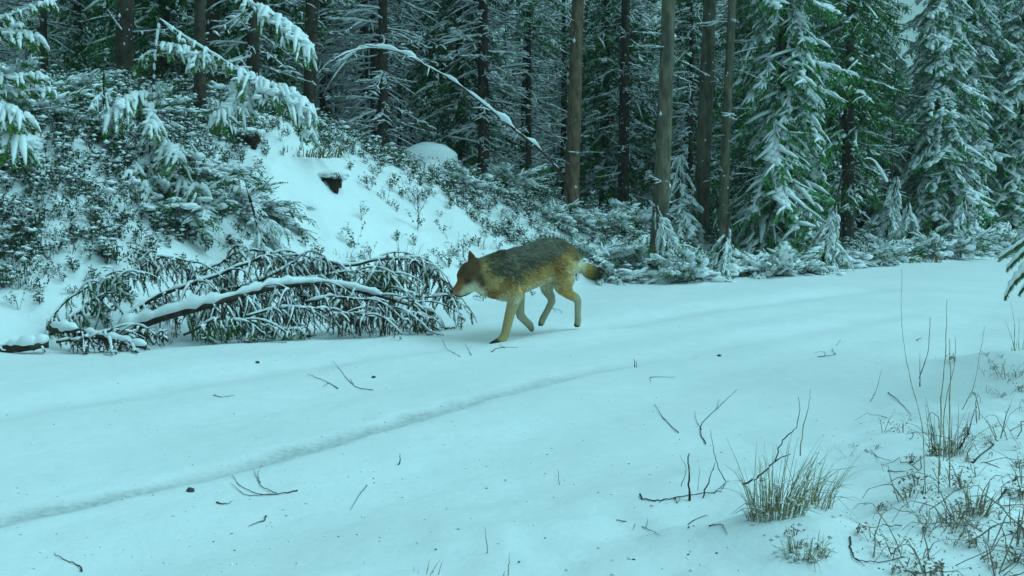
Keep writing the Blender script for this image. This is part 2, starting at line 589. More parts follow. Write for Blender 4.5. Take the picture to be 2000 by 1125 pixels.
def needle_bough(rg, L=1.0, ntw=13, snow=0.9, droop=0.35, fine=True, pad=1.0, hang=0.5, st=1.0):
    nb, wb, sb = MB(), MB(), MB()
    t = np.linspace(0, 1, 7)
    P = np.stack([L * t * (1 - 0.12 * droop), rg.uniform(0.04, 0.11) * L * (np.sin(t * rg.uniform(2.5, 5) + rg.uniform(0, 6))), 0.06 * L * t - droop * L * t ** 1.7 + 0.10 * L * t ** 4], 1)
    wb.add(tube(P, np.interp(t, [0, 1], [0.014 * L ** 0.5, 0.003]), 3))
    tips = [P[-1] * 1.0]
    twigs = []
    for i in range(ntw):
        for side in (-1, 1):
            u = 0.16 + 0.82 * (i + rg.uniform(0, 0.9)) / ntw
            p0 = np.array([np.interp(u, t, P[:, k]) for k in range(3)])
            l = L * (0.14 + 0.34 * min(1, u / 0.3) * (1 - u) ** 0.75) * rg.uniform(0.35, 1.35)
            if rg.random() < 0.12:
                continue
            a = side * R(rg.uniform(18, 80))
            dx, dy = math.cos(a), math.sin(a)
            dr = rg.uniform(0.15, 0.55) * (0.6 + droop)
            q = np.linspace(0, 1, 4)
            cv = rg.normal() * 0.28
            T = p0 + np.stack([dx * l * q - dy * cv * l * q ** 2, dy * l * q + dx * cv * l * q ** 2, -dr * l * q ** 1.5], 1)
            twigs.append(T)
    twigs.append(P[2:])
    for T in twigs:
        sp = 0.026 if fine else 0.05
        nb.add(feather(T, 0.040 if fine else 0.055, sp, rg, down=0.7))
        # drooping secondary sprays
        for _h in range(2 if rg.random() < hang else 1 if rg.random() < hang else 0):
            u = rg.uniform(0.2, 0.95)
            k = T[min(3, int(u * 3.999))]
            hl = rg.uniform(0.07, 0.24)
            H = np.array([k, k + [rg.normal() * 0.02, rg.normal() * 0.02, -hl * 0.6], k + [rg.normal() * 0.03, rg.normal() * 0.03, -hl]])
            nb.add(feather(H, 0.03, sp * 1.15, rg))
        if rg.random() < snow:
            k = 4 if fine else 3
            S = resample(T, k)
            rr = np.interp(np.linspace(0, 1, k), [0, 0.6, 1], [0.024, 0.021, 0.006]) * rg.uniform(0.5, 1.6) * st
            if rg.random() < 0.5:
                S = S[: k - 1]; rr = rr[: k - 1] * np.linspace(1, 0.5, k - 1)
            S = S + np.array([0, 0, 1.0]) * (rr * 0.55)[:, None]
            sb.add(tube(S, rr, 4 if fine else 3, lump=0.25, rg=rg))
    # thick pads lying over the twigs
    for k in range(int(7 * pad)):
        u = rg.uniform(0.3, 0.98)
        p0 = np.array([np.interp(u, t, P[:, j]) for j in range(3)])
        p0 = p0 + [0, rg.normal() * 0.10 * L * (1 - u * 0.7), 0.012]
        p0[2] -= 0.25 * abs(p0[1])
        sl = rg.uniform(0.03, 0.095) * L ** 0.5 * (0.6 + 0.4 * st)
        V, T_ = blob((0, 0, 0), (sl * 1.25, sl * 0.75, sl * 0.36), rg, noise=0.22)
        sb.add((V @ (rotz(rg.uniform(-0.8, 0.8)) @ roty(0.35 * droop + 0.1)).T + p0, T_))
    return nb.arrays(), wb.arrays(), sb.arrays()


def dead_bough(rg, L=1.0, snow=0.8, nsub=8):
    wb, sb = MB(), MB()
    t = np.linspace(0, 1, 6)
    ph = rg.uniform(0, 6)
    up = rg.uniform(-0.28, 0.22)
    P = np.stack([L * t, 0.05 * L * np.sin(t * 4 + ph), up * L * t - rg.uniform(0.0, 0.3) * L * t ** 2 + rg.uniform(0, 0.12) * L * t ** 4], 1)
    paths = [(P, 0.0085)]
    for i in range(nsub):
        u = rg.uniform(0.2, 1.0)
        p0 = np.array([np.interp(u, t, P[:, k]) for k in range(3)])
        a = rg.choice([-1, 1]) * R(rg.uniform(25, 65)); l = rg.uniform(0.1, 0.42) * L * (1.1 - 0.6 * u)
        q = np.linspace(0, 1, 3)
        paths.append((p0 + np.stack([math.cos(a) * l * q, math.sin(a) * l * q, -rg.uniform(-0.15, 0.5) * l * q ** 1.4], 1), 0.0045))
    for T, r in paths:
        k = len(T)
        wb.add(tube(T, np.interp(np.linspace(0, 1, k), [0, 1], [r, r * 0.35]), 3))
        if rg.random() < snow:
            S = T.copy()
            a0 = rg.uniform(0, 0.25); a1 = rg.uniform(0.6, 1.0)
            S = resample(T, 12)[int(a0 * 11): int(a1 * 11) + 1]
            S = resample(S, max(3, k - 1))
            rr = rg.uniform(0.009, 0.021) * rg.uniform(0.6, 1.3, len(S)); rr[-1] *= 0.4
            if r > 0.006:
                rr *= 1.25
            S[:, 2] += r * 0.7 + rr * 0.6
            sb.add(tube(S, rr, 3))
    # clumps caught in forks
    for k in range(2):
        if rg.random() < snow * 0.5:
            u = rg.uniform(0.2, 1)
            p0 = np.array([np.interp(u, t, P[:, j]) for j in range(3)]) + [0, 0, 0.02]
            sb.add((OCT_V * rg.uniform(0.02, 0.045) * np.array([1.3, 1.0, 0.7]) + p0, OCT_T))
    return wb.arrays(), sb.arrays()


NB_LIGHT = [needle_bough(np.random.default_rng(100 + i), 1.0, 8, 0.42, 0.35 + 0.09 * i, False, 0.6, 0.9, 0.9) for i in range(7)]
NB_SNOW = [needle_bough(np.random.default_rng(200 + i), 1.0, 11, 0.70, 0.40 + 0.10 * i, True, 2.4, 0.95, 1.15) for i in range(8)]
NB_HEAVY = [needle_bough(np.random.default_rng(300 + i), 1.0, 9, 0.95, 0.45 + 0.12 * i, True, 3.4, 0.45, 1.55) for i in range(6)]
NB_FAR = [needle_bough(np.random.default_rng(400 + i), 1.0, 7, 0.95, 0.45 + 0.10 * i, False, 2.4, 0.8, 1.55) for i in range(6)]
DB = [dead_bough(np.random.default_rng(500 + i), 1.0, 0.95, 11) for i in range(10)]


def trunk_mesh(rg, H, r0, lean=0.0, n=9, name='trunk', mat=None, zmin=-0.3, flare=1.35):
    zs = np.concatenate([[zmin, 0.0, 0.15, 0.4, 0.9], np.linspace(1.6, H, 10)])
    rr = r0 * np.interp(zs, [zmin, 0.0, 0.15, 0.4, 1.0, H], [flare, flare * 0.97, 1.2, 1.07, 1.0, 0.06])
    ph = rg.uniform(0, 6)
    P = np.stack([lean * zs + 0.012 * zs * np.sin(zs * 0.35 + ph) * 0.5, 0.01 * zs * np.cos(zs * 0.3 + ph) * 0.5, zs], 1)
    return mesh_from(name, *tube(P, rr, n, lump=0.06, rg=rg), mat), P


def assemble(rg, spec):
    """spec: list of (kind, z, length, azimuth, pitch). Returns needle, wood, snow MB"""
    N, W, S = MB(), MB(), MB()
    for lib, z, L, az, pit, base in spec:
        tpl = lib[rg.integers(len(lib))]
        M = rotz(az) @ roty(pit) @ rotx(rg.normal() * 0.12)
        # thickness scales less than length
        s = np.array([L, 0.35 * L + 0.65 * L, 0.5 + 0.5 * L])
        off = np.array(base)
        parts = tpl if len(tpl) == 3 else (None, tpl[0], tpl[1])
        for b, a in zip((N, W, S), parts):
            if a is not None:
                V = (a[0] * s) @ M.T + off
                b.add((V, a[1]))
    return N, W, S


PROTO = {}


def make_spruce(key, seed, H, r0, Lmax, z0, lib, lib_top=None, dz=0.3, per=5, dead_to=0.0, dead_from=0.3, dead_n=4, dead_len=1.1, lean=0.0, bark=None, needle=None,
                pitch=0.12, ztop=None, gap=0.0):
    rg = np.random.default_rng(seed)
    bark = bark or M_BARK
    tm, P = trunk_mesh(rg, H, r0, lean, mat=bark)
    spec = []
    ztop = ztop or H - 0.05

    def on(z):
        return [np.interp(z, P[:, 2], P[:, 0]), np.interp(z, P[:, 2], P[:, 1]), z]
    z = z0
    while z < ztop:
        f = (H - z) / max(0.1, (H - z0))
        L = Lmax * (0.08 + 0.92 * f ** 0.85)
        az0 = rg.uniform(0, 6.28)
        lb = lib if (lib_top is None or z < 7.5) else lib_top
        for k in range(per):
            if rg.random() < gap:
                continue
            spec.append((lb, z, L * rg.uniform(0.5, 1.2), az0 + k * 6.283 / per + rg.normal() * 0.22, pitch * rg.uniform(0.4, 1.6) - 0.35 * (1 - f) ** 2, on(z + rg.uniform(-0.1, 0.1))))
        z += dz * (0.55 + 0.45 * f) * (1.0 if z < 7.0 else 2.8)
    N, W, S = assemble(rg, spec)
    dspec = []
    if dead_to > 0:
        z = dead_from
        while z < dead_to:
            for k in range(dead_n):
                f = 0.55 + 0.45 * min(1, z / 2.5)
                dspec.append((DB, z, dead_len * f * rg.uniform(0.5, 1.15), rg.uniform(0, 6.28), rg.uniform(-0.15, 0.25), on(z + rg.uniform(-0.1, 0.1))))
            z += rg.uniform(0.14, 0.30)
    _, W2, S2 = assemble(rg, dspec)
    W.add(W2.arrays()); S.add(S2.arrays())
    PROTO[key] = [('trunk', tm, None),
                  ('branches', W.mesh('branches', M_FTWIG, False), 'stuff') if W.n else None,
                  ('crown', N.mesh('crown', needle or M_NEEDLE, False), 'stuff') if N.n else None,
                  ('snow_cover', S.mesh('snow_cover', M_SNOW, True), 'stuff') if S.n else None]
    PROTO[key] = [p for p in PROTO[key] if p]


for i in range(4):
    make_spruce(('slim', i), 10 + i, 10.5 + 0.9 * i, 0.07 + 0.016 * i, 1.1, 4.0 + 0.6 * i, NB_LIGHT, dz=0.45, per=4, dead_to=6.0 + 0.4 * i, dead_n=5,
                dead_len=1.05 + 0.12 * i, needle=M_FROST_D, gap=0.25)
for i in range(3):
    make_spruce(('green', i), 30 + i, 11 + i, 0.12 + 0.015 * i, 1.7, 1.0 + 0.3 * i, NB_LIGHT, dz=0.32, per=6, gap=0.2, dead_to=2.5, dead_n=3, dead_len=1.1, needle=M_FROST_D)
for i in range(3):
    make_spruce(('snowy', i), 50 + i, 12 + i, 0.13, 1.75, 0.9, NB_SNOW, NB_FAR, dz=0.33, per=6, gap=0.15, pitch=0.3, dead_to=1.6, dead_n=3, dead_len=0.9, needle=M_FROST)
for i in range(3):
    make_spruce(('pale', i), 60 + i, 12 + i, 0.14, 1.8, 1.2, NB_FAR, dz=0.28, per=7, gap=0.12, pitch=0.32, dead_to=2.2, dead_n=4, dead_len=1.2, needle=M_FROST)
for i in range(4):
    h = [0.7, 1.0, 1.35, 1.8][i]
    make_spruce(('young', i), 70 + i, h, 0.02 + 0.008 * i, 0.46 + 0.28 * h, 0.08, NB_HEAVY, dz=0.20, per=5, pitch=0.30, gap=0.15, ztop=h - 0.08, needle=M_FROST)


for i in range(4):
    rgb_ = np.random.default_rng(170 + i)
    spec = []
    for k in range(17):
        a = rgb_.uniform(0, 6.28)
        r = rgb_.uniform(0, 0.28)
        spec.append((NB_HEAVY, 0.05, rgb_.uniform(0.35, 0.85), a + rgb_.normal() * 0.4, rgb_.uniform(-1.1, -0.1), [math.cos(a) * r, math.sin(a) * r, rgb_.uniform(0.0, 0.12)]))
    for k in range(4):
        a = rgb_.uniform(0, 6.28)
        spec.append((NB_HEAVY, 0.05, rgb_.uniform(0.6, 1.0), a, rgb_.uniform(-1.45, -1.15), [rgb_.normal() * 0.12, rgb_.normal() * 0.12, 0.0]))
    N, W, S = assemble(rgb_, spec)
    for k in range(16):
        S.add(blob((rgb_.normal() * 0.32, rgb_.normal() * 0.32, rgb_.uniform(0.02, 0.34)), (rgb_.uniform(0.05, 0.13), rgb_.uniform(0.05, 0.12), rgb_.uniform(0.03, 0.07)), rgb_, True, 0.22))
    PROTO[('bush', i)] = [('branches', W.mesh('branches', M_TWIG, False), 'stuff'), ('crown', N.mesh('crown', M_FROST_D, False), 'stuff'), ('snow_cover', S.mesh('snow_cover', M_SNOW, True), 'stuff')]


def place(key, label, cat, loc, rz=0.0, scale=1.0, group=None, name='spruce', sz=None):
    t = thing(name, label, cat, loc, rz, group)
    t.scale = (scale, scale, sz or scale)
    for nm, me, kd in PROTO[key]:
        link(nm, me, t, kd)
    return t


def at_ground(px, Y):
    x = (px - 1000) / FPX * Y * math.cos(PITCH)
    return np.array([x, Y, hz(x, Y) - 0.02])


# ------------------------------------------------------------------ the trunks one can tell apart
taken = []


def stub_branches(rg, tr, P, r0, z0, z1, n, mat_snow=True, lmax=0.5):
    W, S = MB(), MB()
    for k in range(n):
        z = rg.uniform(z0, z1)
        b = np.array([np.interp(z, P[:, 2], P[:, 0]), np.interp(z, P[:, 2], P[:, 1]), z])
        tpl = DB[rg.integers(len(DB))]
        L = rg.uniform(0.15, lmax)
        M = rotz(rg.uniform(0, 6.28)) @ roty(rg.uniform(-0.5, 0.25))
        s = np.array([L + 0.12, L, L])
        W.add(((tpl[0][0] * s) @ M.T + b, tpl[0][1]))
        Vs = tpl[1][0] * s
        S.add((Vs @ M.T + b, tpl[1][1]))
    # snow plastered on the bark
    for k in range(int(n * 0.9)):
        z = rg.uniform(0.1, z1)
        a = rg.uniform(0, 6.28)
        rr = r0 * (1.0 - 0.02 * z)
        b = np.array([np.interp(z, P[:, 2], P[:, 0]) + rr * math.cos(a), np.interp(z, P[:, 2], P[:, 1]) + rr * math.sin(a), z])
        S.add((OCT_V * rg.uniform(0.4, 1.3, (6, 1)) * rg.uniform(0.008, 0.045) * np.array([0.8, 0.8, rg.uniform(0.6, 1.8)]) + b, OCT_T))
    link('branches', W.mesh('branches', M_TWIG, False), tr, 'stuff')
    link('snow_cover', S.mesh('snow_cover', M_SNOW, True), tr, 'stuff')


def pine(px_base, px_top, Y, wpx, label, seed, mat=None, H=17, nst=26, lmax=0.6, dead=None):
    rg = np.random.default_rng(seed)
    loc = at_ground(px_base, Y)
    top = at(px_top, 0, Y)
    lean = (top[0] - loc[0]) / (top[2] - loc[2])
    r0 = wpx / FPX * Y / 2
    tr = thing('pine_tree', label, 'tree', loc, 0, 'tall bare trunks at the forest edge')
    me, P = trunk_mesh(rg, H, r0, lean, 14, 'trunk', mat or M_PINE, flare=1.28)
    link('trunk', me, tr)
    stub_branches(rg, tr, P, r0, 0.6, 7.5, nst, lmax=lmax)
    # crown high above
    spec = []
    for z in np.arange(8.5, H, 0.6):
        for k in range(4):
            spec.append((NB_FAR, z, rg.uniform(0.9, 1.9) * (1.1 - 0.6 * (z - 8.5) / (H - 8.5)), rg.uniform(0, 6.28), rg.uniform(-0.5, 0.0), [np.interp(z, P[:, 2], P[:, 0]), np.interp(z, P[:, 2], P[:, 1]), z]))
    N, W, S = assemble(rg, spec)
    link('crown', N.mesh('crown', M_NEEDLE_D, False), tr, 'stuff')
    taken.append((loc[0], loc[1], 1.2))
    return tr


pine(1115, 1131, 21.0, 28, 'thick straight reddish trunk rising just behind the rump of the wolf', 1, mat=M_PINE_R)
pine(1286, 1306, 18.6, 33, 'grey trunk nearest the road with its foot beside the snowy bushes', 2, nst=34)
pine(1368, 1384, 22.5, 31, 'thick brown trunk between the grey roadside trunk and a thinner one', 3, nst=30)
pine(1411, 1428, 21.0, 20, 'thin leaning trunk on the right end of the row of bare trunks', 4, nst=40, lmax=0.8)
pine(1021, 1030, 25.0, 16, 'slim trunk with many level snowy twigs above the end of the bowed birch', 5, mat=M_BARK, nst=110, lmax=1.7)
pine(604, 611, 19.0, 25, 'dim dark trunk behind the drooping snow laden bough at upper left', 6, mat=M_BARK, nst=40, lmax=1.0)
pine(1217, 1224, 26.0, 22, 'dark shaded trunk standing midway between two pale trunks', 7, mat=M_BARK, nst=70, lmax=1.2)
pine(414, 417, 19.5, 27, 'very dark trunk in the gloom behind the leaning snowy sapling', 8, mat=M_BARK, nst=30, lmax=1.0)
pine(245, 246, 16.5, 34, 'dark trunk in the gloom above the snowy mound at far left', 9, mat=M_BARK, nst=40, lmax=1.0)

# ------------------------------------------------------------------ spruces one can tell apart
SPR = [
    (('snowy', 0), 1525, 21.5, 0.95, 'big drooping snowy spruce just right of the thin leaning trunk'),
    (('green', 0), 1462, 24.0, 0.9, 'dark green spruce half hidden behind the thin leaning trunk'),
    (('green', 2), 1655, 26.0, 1.0, 'spruce with a bare dark lower stem in the gap right of the big drooping one'),
    (('pale', 0), 1832, 31.0, 1.0, 'tall white frosted spruce with a thin dark stem near the end of the road'),
    (('pale', 1), 1885, 33.0, 1.05, 'tall white frosted spruce right behind another at the bend of the road'),
    (('snowy', 1), 1722, 36.0, 0.9, 'snowy spruce deep behind the small saplings near the road bend'),
    (('pale', 2), 1985, 33.0, 1.0, 'broad white spruce at the right edge above the end of the road'),
    (('pale', 0), 1965, 42.0, 1.0, 'farther white spruce peeking out at the road bend'),
    (('slim', 3), 930, 27.0, 1.0, 'spruce with close set snowy dead twigs filling the gap above the bowed birch'),
    (('green', 2), 480, 20.0, 0.9, 'dense dark spruce behind the hanging bough at the top left'),
    (('green', 0), 330, 21.0, 0.95, 'dense dark spruce in the gloom behind the snowy sapling'),
    (('green', 1), 1180, 28.0, 1.0, 'green spruce behind the straight reddish trunk'),
    (('green', 0), 1340, 28.0, 1.0, 'green spruce in the gap between the grey and brown trunks'),
    (('slim', 2), 735, 22.5, 1.0, 'dark slim spruce standing under the left arch of the bowed birch'),
    (('snowy', 2), 1590, 30.0, 1.0, 'snow dusted spruce crowding behind the big drooping spruce'),
]
for i, (key, px, Y, sc, lab) in enumerate(SPR):
    loc = at_ground(px, Y)
    place(key, lab, 'tree', loc, i * 1.7, sc, 'large spruces along the forest edge')
    taken.append((loc[0], loc[1], 1.3))

# ------------------------------------------------------------------ the packed forest behind
rgf = np.random.default_rng(77)
cand = []
tries = 0
while len(cand) < 200 and tries < 60000:
    tries += 1
    Y = 17.5 + 52 * rgf.random() ** 0.95
    x = rgf.uniform(-0.50, 0.52) * Y
    d, s = poly_dist([x], [Y], EDGE, True); d = d[0]
    if d < 4.2 or (x / Y > 0.27 and d < 6.0):
        continue
    px = 1000 + x / Y * FPX
    if 1745 < px < 1815:
        continue
    md = 1.15 if Y < 40 else 1.3
    if any((x - a) ** 2 + (Y - b) ** 2 < md * md for a, b in cand) or any((x - a) ** 2 + (Y - b) ** 2 < r * r for a, b, r in taken):
        continue
    cand.append((x, Y))
MARKS = [(-1e9, 'the left edge of the picture'), (245, 'the dark trunk above the snowy mound'), (405, 'the very dark trunk by the sapling'), (604, 'the dim trunk behind the white bough'),
         (770, 'the flat topped boulder'), (1021, 'the slim trunk with level twigs'), (1120, 'the straight reddish trunk'), (1220, 'the dark shaded trunk'), (1295, 'the grey roadside trunk'),
         (1375, 'the thick brown trunk'), (1418, 'the thin leaning trunk'), (1525, 'the big drooping spruce'), (1655, 'the spruce with a bare stem'), (1860, 'the tall frosted pair'), (1e9, 'the right edge of the picture')]
ORD = ['leftmost', 'second from the left', 'third from the left', 'fourth from the left', 'fifth from the left', 'sixth from the left', 'seventh from the left', 'eighth from the left', 'ninth from the left']
picked = {}
for (x, Y) in cand:
    px = 1000 + x / Y * FPX
    u = rgf.random()
    if px > 1640:
        key, kind = (('pale', 'snowy')[int(u > 0.4)], rgf.integers(3)), 'white spruce'
    elif Y > 33 and u < 0.55:
        key, kind = ('pale', rgf.integers(3)), 'pale spruce'
    elif u < 0.16:
        key, kind = ('green', rgf.integers(3)), 'green spruce'
    else:
        key, kind = ('slim', rgf.integers(4)), 'slim spruce'
    gap = max(i for i in range(len(MARKS)) if px >= MARKS[i][0])
    row = 'front' if Y < 29 else 'middle' if Y < 42 else 'back'
    picked.setdefault((gap, row, kind), []).append((px, x, Y, key))
for (gap, row, kind), lst in picked.items():
    lst.sort(key=lambda q: q[0])
    for n_, (px, x, Y, key) in enumerate(lst):
        a_, b_ = MARKS[gap][1], MARKS[gap + 1][1]
        grp = None
        if row == 'front' and len(lst) > 1:
            lab = ORD[min(n_, 8)] + ' front row ' + kind + ' past ' + a_
        elif len(lst) == 1:
            lab = row + ' row ' + kind + ' just past ' + a_
        else:
            lab = kind + ' in the ' + row + ' rows past ' + a_
        grp = kind + 's in the packed forest'
        place(key, lab, 'tree', (x, Y, hz(x, Y) - 0.03), rgf.uniform(0, 6.28), rgf.uniform(0.8, 1.15), grp)

# far-off wood as one mass
rgd = np.random.default_rng(5)
FN = MB(); FS = MB()
far_tpl = []
for i in range(3):
    n_, s_ = MB(), MB()
    H = 11 + i * 1.5
    n_.add(tube(np.array([[0, 0, 0], [0, 0, H]]), [0.16, 0.02], 4))
    for z in np.arange(1.0, H, 0.65):
        L = 2.1 * (1 - z / H) + 0.15
        for k in range(7):
            a = rgd.uniform(0, 6.28)
            e = np.array([math.cos(a) * L, math.sin(a) * L, -0.45 * L])
            pth = np.array([[0, 0, z], np.array([0, 0, z]) + e * 0.6 + [0, 0, 0.1], np.array([0, 0, z]) + e])
            n_.add(feather(pth, 0.35, 0.22, rgd, down=0.8))
            s_.add(tube(pth[:] + [0, 0, 0.05], [0.04, 0.17, 0.09], 3))
    far_tpl.append((n_.arrays(), s_.arrays()))
for k in range(110):
    x, y = rgd.uniform(-70, 90), rgd.uniform(72, 120)
    if k > 130:
        x, y = rgd.uniform(-62, -36) if rgd.random() < 0.5 else rgd.uniform(55, 90), rgd.uniform(25, 75)
    d = poly_dist([x], [y], EDGE)[0]
    if -8 < d < 2.5 or 0.345 < x / y < 0.385:
        continue
    n_, s_ = far_tpl[rgd.integers(3)]
    M = rotz(rgd.uniform(0, 6.28)) * rgd.uniform(0.8, 1.2)
    off = np.array([x, y, hz(x, y) - 0.1])
    FN.add(xform(n_, M, off)); FS.add(xform(s_, M, off))
far = link('distant_forest', FN.mesh('distant_forest', M_NEEDLE_D, False), None, 'stuff')
far['label'] = 'far off wood of snowy spruces closing the view'
far['category'] = 'forest'
fs = link('snow_cover', FS.mesh('snow_cover', M_SNOW, True), far, 'stuff')
# unseen wood added behind the camera to darken the near snow and bank
FN = MB(); FS = MB()
k = 0
while k < 26:
    x, y = rgd.uniform(-24, 12), rgd.uniform(-22, -2.5)
    if poly_dist([x], [y], EDGE)[0] > -7.2 or x * x + y * y < 9:
        continue
    n_, s_ = far_tpl[rgd.integers(3)]
    M = rotz(rgd.uniform(0, 6.28)) * rgd.uniform(0.7, 1.1)
    off = np.array([x, y, hz(x, y) - 0.1])
    FN.add(xform(n_, M, off)); FS.add(xform(s_, M, off)); k += 1
near = link('unseen_shading_wood', FN.mesh('unseen_shading_wood', M_NEEDLE_D, False), None, 'stuff')
near['label'] = 'unseen spruces added behind the camera to shade the near snow'; near['category'] = 'forest'
link('snow_cover', FS.mesh('snow_cover', M_SNOW, True), near, 'stuff')

# ------------------------------------------------------------------ young snow laden spruces along the road edge
YS = [  # px, Y, proto, scale, label
    (1160, 18.0, 10, 0.85, 'low snow smothered bush right above the tail of the wolf'),
    (1200, 17.2, 11, 0.7, 'snowy bush between the tail of the wolf and the grey trunk'),
    (1240, 18.4, 12, 0.9, 'rounded snowy bush on the near side of the grey roadside trunk'),
    (1330, 17.8, 2, 0.95, 'snow bowed young spruce pressed against the far side of the grey roadside trunk'),
    (1352, 17.0, 13, 1.0, 'wide snowy bush sprawling at the foot of the grey roadside trunk'),
    (1398, 17.6, 1, 0.9, 'snow bowed little spruce leaning over in front of the thin trunk'),
    (1235, 21.5, 12, 0.95, 'snowy bush in front of the dark shaded trunk'),
    (1325, 21.5, 3, 1.05, 'taller snow laden young spruce behind the grey roadside trunk'),
    (1440, 19.0, 11, 0.8, 'snowy bush right of the foot of the thin leaning trunk'),
    (1500, 18.4, 12, 1.05, 'broad white bush under the skirt of the big drooping spruce'),
    (1548, 19.2, 10, 0.9, 'white bush below the tip of the big drooping spruce'),
    (1602, 20.2, 2, 1.0, 'thin young spruce with a visible dark stem by the road edge'),
    (1645, 21.8, 13, 1.0, 'round snowy bush at the foot of the bare dark stem'),
    (1690, 22.8, 11, 1.0, 'snowy bush right of the bare dark stem'),
    (1742, 24.6, 12, 0.9, 'snowy bush behind the tan roadside grass'),
    (1778, 26.5, 2, 0.95, 'snow capped young spruce standing over the tan roadside grass'),
    (1730, 29.5, 3, 1.0, 'lone young spruce in the pale gap before the road bend'),
    (1838, 25.6, 10, 1.2, 'snowy bush beside the pale roadside grass'),
    (1860, 28.5, 2, 0.95, 'young spruce in front of the tall frosted pair'),
    (1905, 27.0, 13, 1.3, 'wide snowy bush at the far end of the road'),
    (1955, 28.0, 12, 1.4, 'last snowy bush at the far end of the road near the right edge'),
    (527, 11.6, 0, 1.0, 'little snow capped spruce poking up behind the brushwood heap'),
    (290, 11.9, 0, 0.85, 'small spruce with two white fingers on the left bank'),
    (205, 12.0, 0, 0.8, 'small spruce with one white tip on the left bank'),
    (480, 12.6, 10, 0.7, 'snowy bush on the right shoulder of the shrubby bank'),
    (110, 12.6, 12, 0.7, 'snowy bush on the left bank under the rounded boulder'),
    (30, 12.2, 11, 0.75, 'snowy bush on the left bank below the left edge boughs'),
    (250, 13.2, 11, 0.8, 'snowy bush on the left bank right of the dark far left trunk'),
    (165, 13.0, 13, 0.7, 'snowy bush halfway up the far left of the bank'),
    (350, 11.6, 10, 0.75, 'snowy bush low on the bank under the bent sapling'),
    (62, 11.4, 12, 0.6, 'lowest snowy bush at the far left of the bank'),
    (395, 12.8, 13, 0.75, 'snowy bush under the hanging snow fingers on the bank'),
    (980, 20.5, 11, 0.9, 'dark snowy bush on the slope left of the straight reddish trunk'),
    (1170, 20.5, 11, 0.95, 'snowy bush on the slope right of the straight reddish trunk'),
    (915, 18.6, 13, 0.7, 'snowy bush right of the flat topped boulder'),
    (1080, 19.0, 10, 0.8, 'snowy bush on the slope just under the straight reddish trunk'),
]
for i, (px, Y, k, sc, lab) in enumerate(YS):
    loc = at_ground(px, Y)
    if k >= 10:
        place(('bush', k - 10), lab, 'bush', loc, i * 2.3, sc, 'low snow laden bushes', name='snowy_bush', sz=sc * 0.8)
        continue
    t = place(('young', k), lab, 'young spruce', loc, i * 2.3, sc, 'young snow laden spruces', name='young_spruce')
    t.rotation_euler = (0.22 * math.sin(i * 3.7), 0.25 * math.cos(i * 5.1), i * 2.3)


# ------------------------------------------------------------------ boughs that hang into view
def custom_bough(rg, P, wside, ntw, snow=1.0, pad=2.2, N=None, W=None, S=None, r0=0.012, hangd=0.8, start=0.15, needle_w=0.045, lib=None):
    """a bough along the path P (world points) with side twigs of length wside"""
    P = densify(P, 6)
    s = np.linspace(0, 1, len(P))
    W.add(tube(P, np.interp(s, [0, 1], [r0, 0.003]), 5))
    S.add(tube(P + [0, 0, r0 * 0.9], np.interp(s, [0, 0.5, 1], [r0 * 0.9, r0 * 1.3, 0.008]) * rg.uniform(0.7, 1.35, len(P)), 5, lump=0.25, rg=rg))
    tg = np.gradient(P, axis=0); tg /= np.linalg.norm(tg, axis=1)[:, None]
    for i in range(ntw):
        for side in (-1, 1):
            u = start + (1 - start) * (i + rg.uniform(0, 0.8)) / ntw
            k = min(len(P) - 1, int(u * (len(P) - 1)))
            p0 = P[k]; t = tg[k]
            lat = np.cross(t, [0, 0, 1.0]); lat /= np.linalg.norm(lat) + 1e-6
            l = wside * rg.uniform(0.6, 1.2) * (0.45 + 0.75 * math.sin(min(1, (u - start) / (1 - start) + 0.12) * 2.6))
            dv = t * rg.uniform(0.35, 0.9) + lat * side * rg.uniform(0.5, 1.0) + np.array([0, 0, -hangd * rg.uniform(0.15, 0.75)])
            dv /= np.linalg.norm(dv)
            q = np.linspace(0, 1, 5)[:, None]
            T = p0 + dv * l * q + np.array([0, 0, -0.55 * l]) * q ** 2.2
            N.add(feather(T, needle_w, 0.014, rg, down=0.8))
            W.add(tube(T, np.linspace(0.004, 0.0015, 5), 3))
            for b in range(3):
                ub = rg.integers(1, 4)
                d2 = dv + rg.normal(size=3) * 0.5; d2[2] -= 0.35; d2 /= np.linalg.norm(d2)
                T2 = np.array([T[ub], T[ub] + d2 * l * 0.22, T[ub] + d2 * l * 0.4 + [0, 0, -0.02]])
                N.add(feather(T2, needle_w * 0.8, 0.014, rg, down=0.4))
                if rg.random() < snow * 0.75:
                    rr = np.array([0.014, 0.015, 0.005]) * rg.uniform(0.8, 1.4)
                    S.add(tube(T2 + [0, 0, 0.012], rr, 5, lump=0.2, rg=rg))
            if rg.random() < snow:
                rr = np.interp(np.linspace(0, 1, 7), [0, 0.5, 1], [0.034, 0.026, 0.006]) * rg.uniform(0.7, 1.3) * min(1.0, wside / 0.2)
                Ts = resample(T[: 4 + int(rg.integers(0, 2))], 7)
                S.add(tube(Ts + np.array([0, 0, 0.6]) * rr[:, None] + [0, 0, 0.006], rr, 6, lump=0.2, rg=rg))
    for k in range(int(pad * ntw)):
        u = rg.uniform(start + 0.1, 0.97)
        kk = min(len(P) - 1, int(u * (len(P) - 1)))
        lat = np.cross(tg[kk], [0, 0, 1.0]); lat /= np.linalg.norm(lat) + 1e-6
        o = rg.normal() * wside * 0.30
        p0 = P[kk] + lat * o + [0, 0, 0.004 - 0.55 * abs(o) * hangd]
        r = rg.uniform(0.03, 0.06) * min(1.0, wside / 0.2)
        S.add(blob(p0, (r * 1.25, r * 1.1, r * 0.55), rg, True if r > 0.04 else False, noise=0.2))


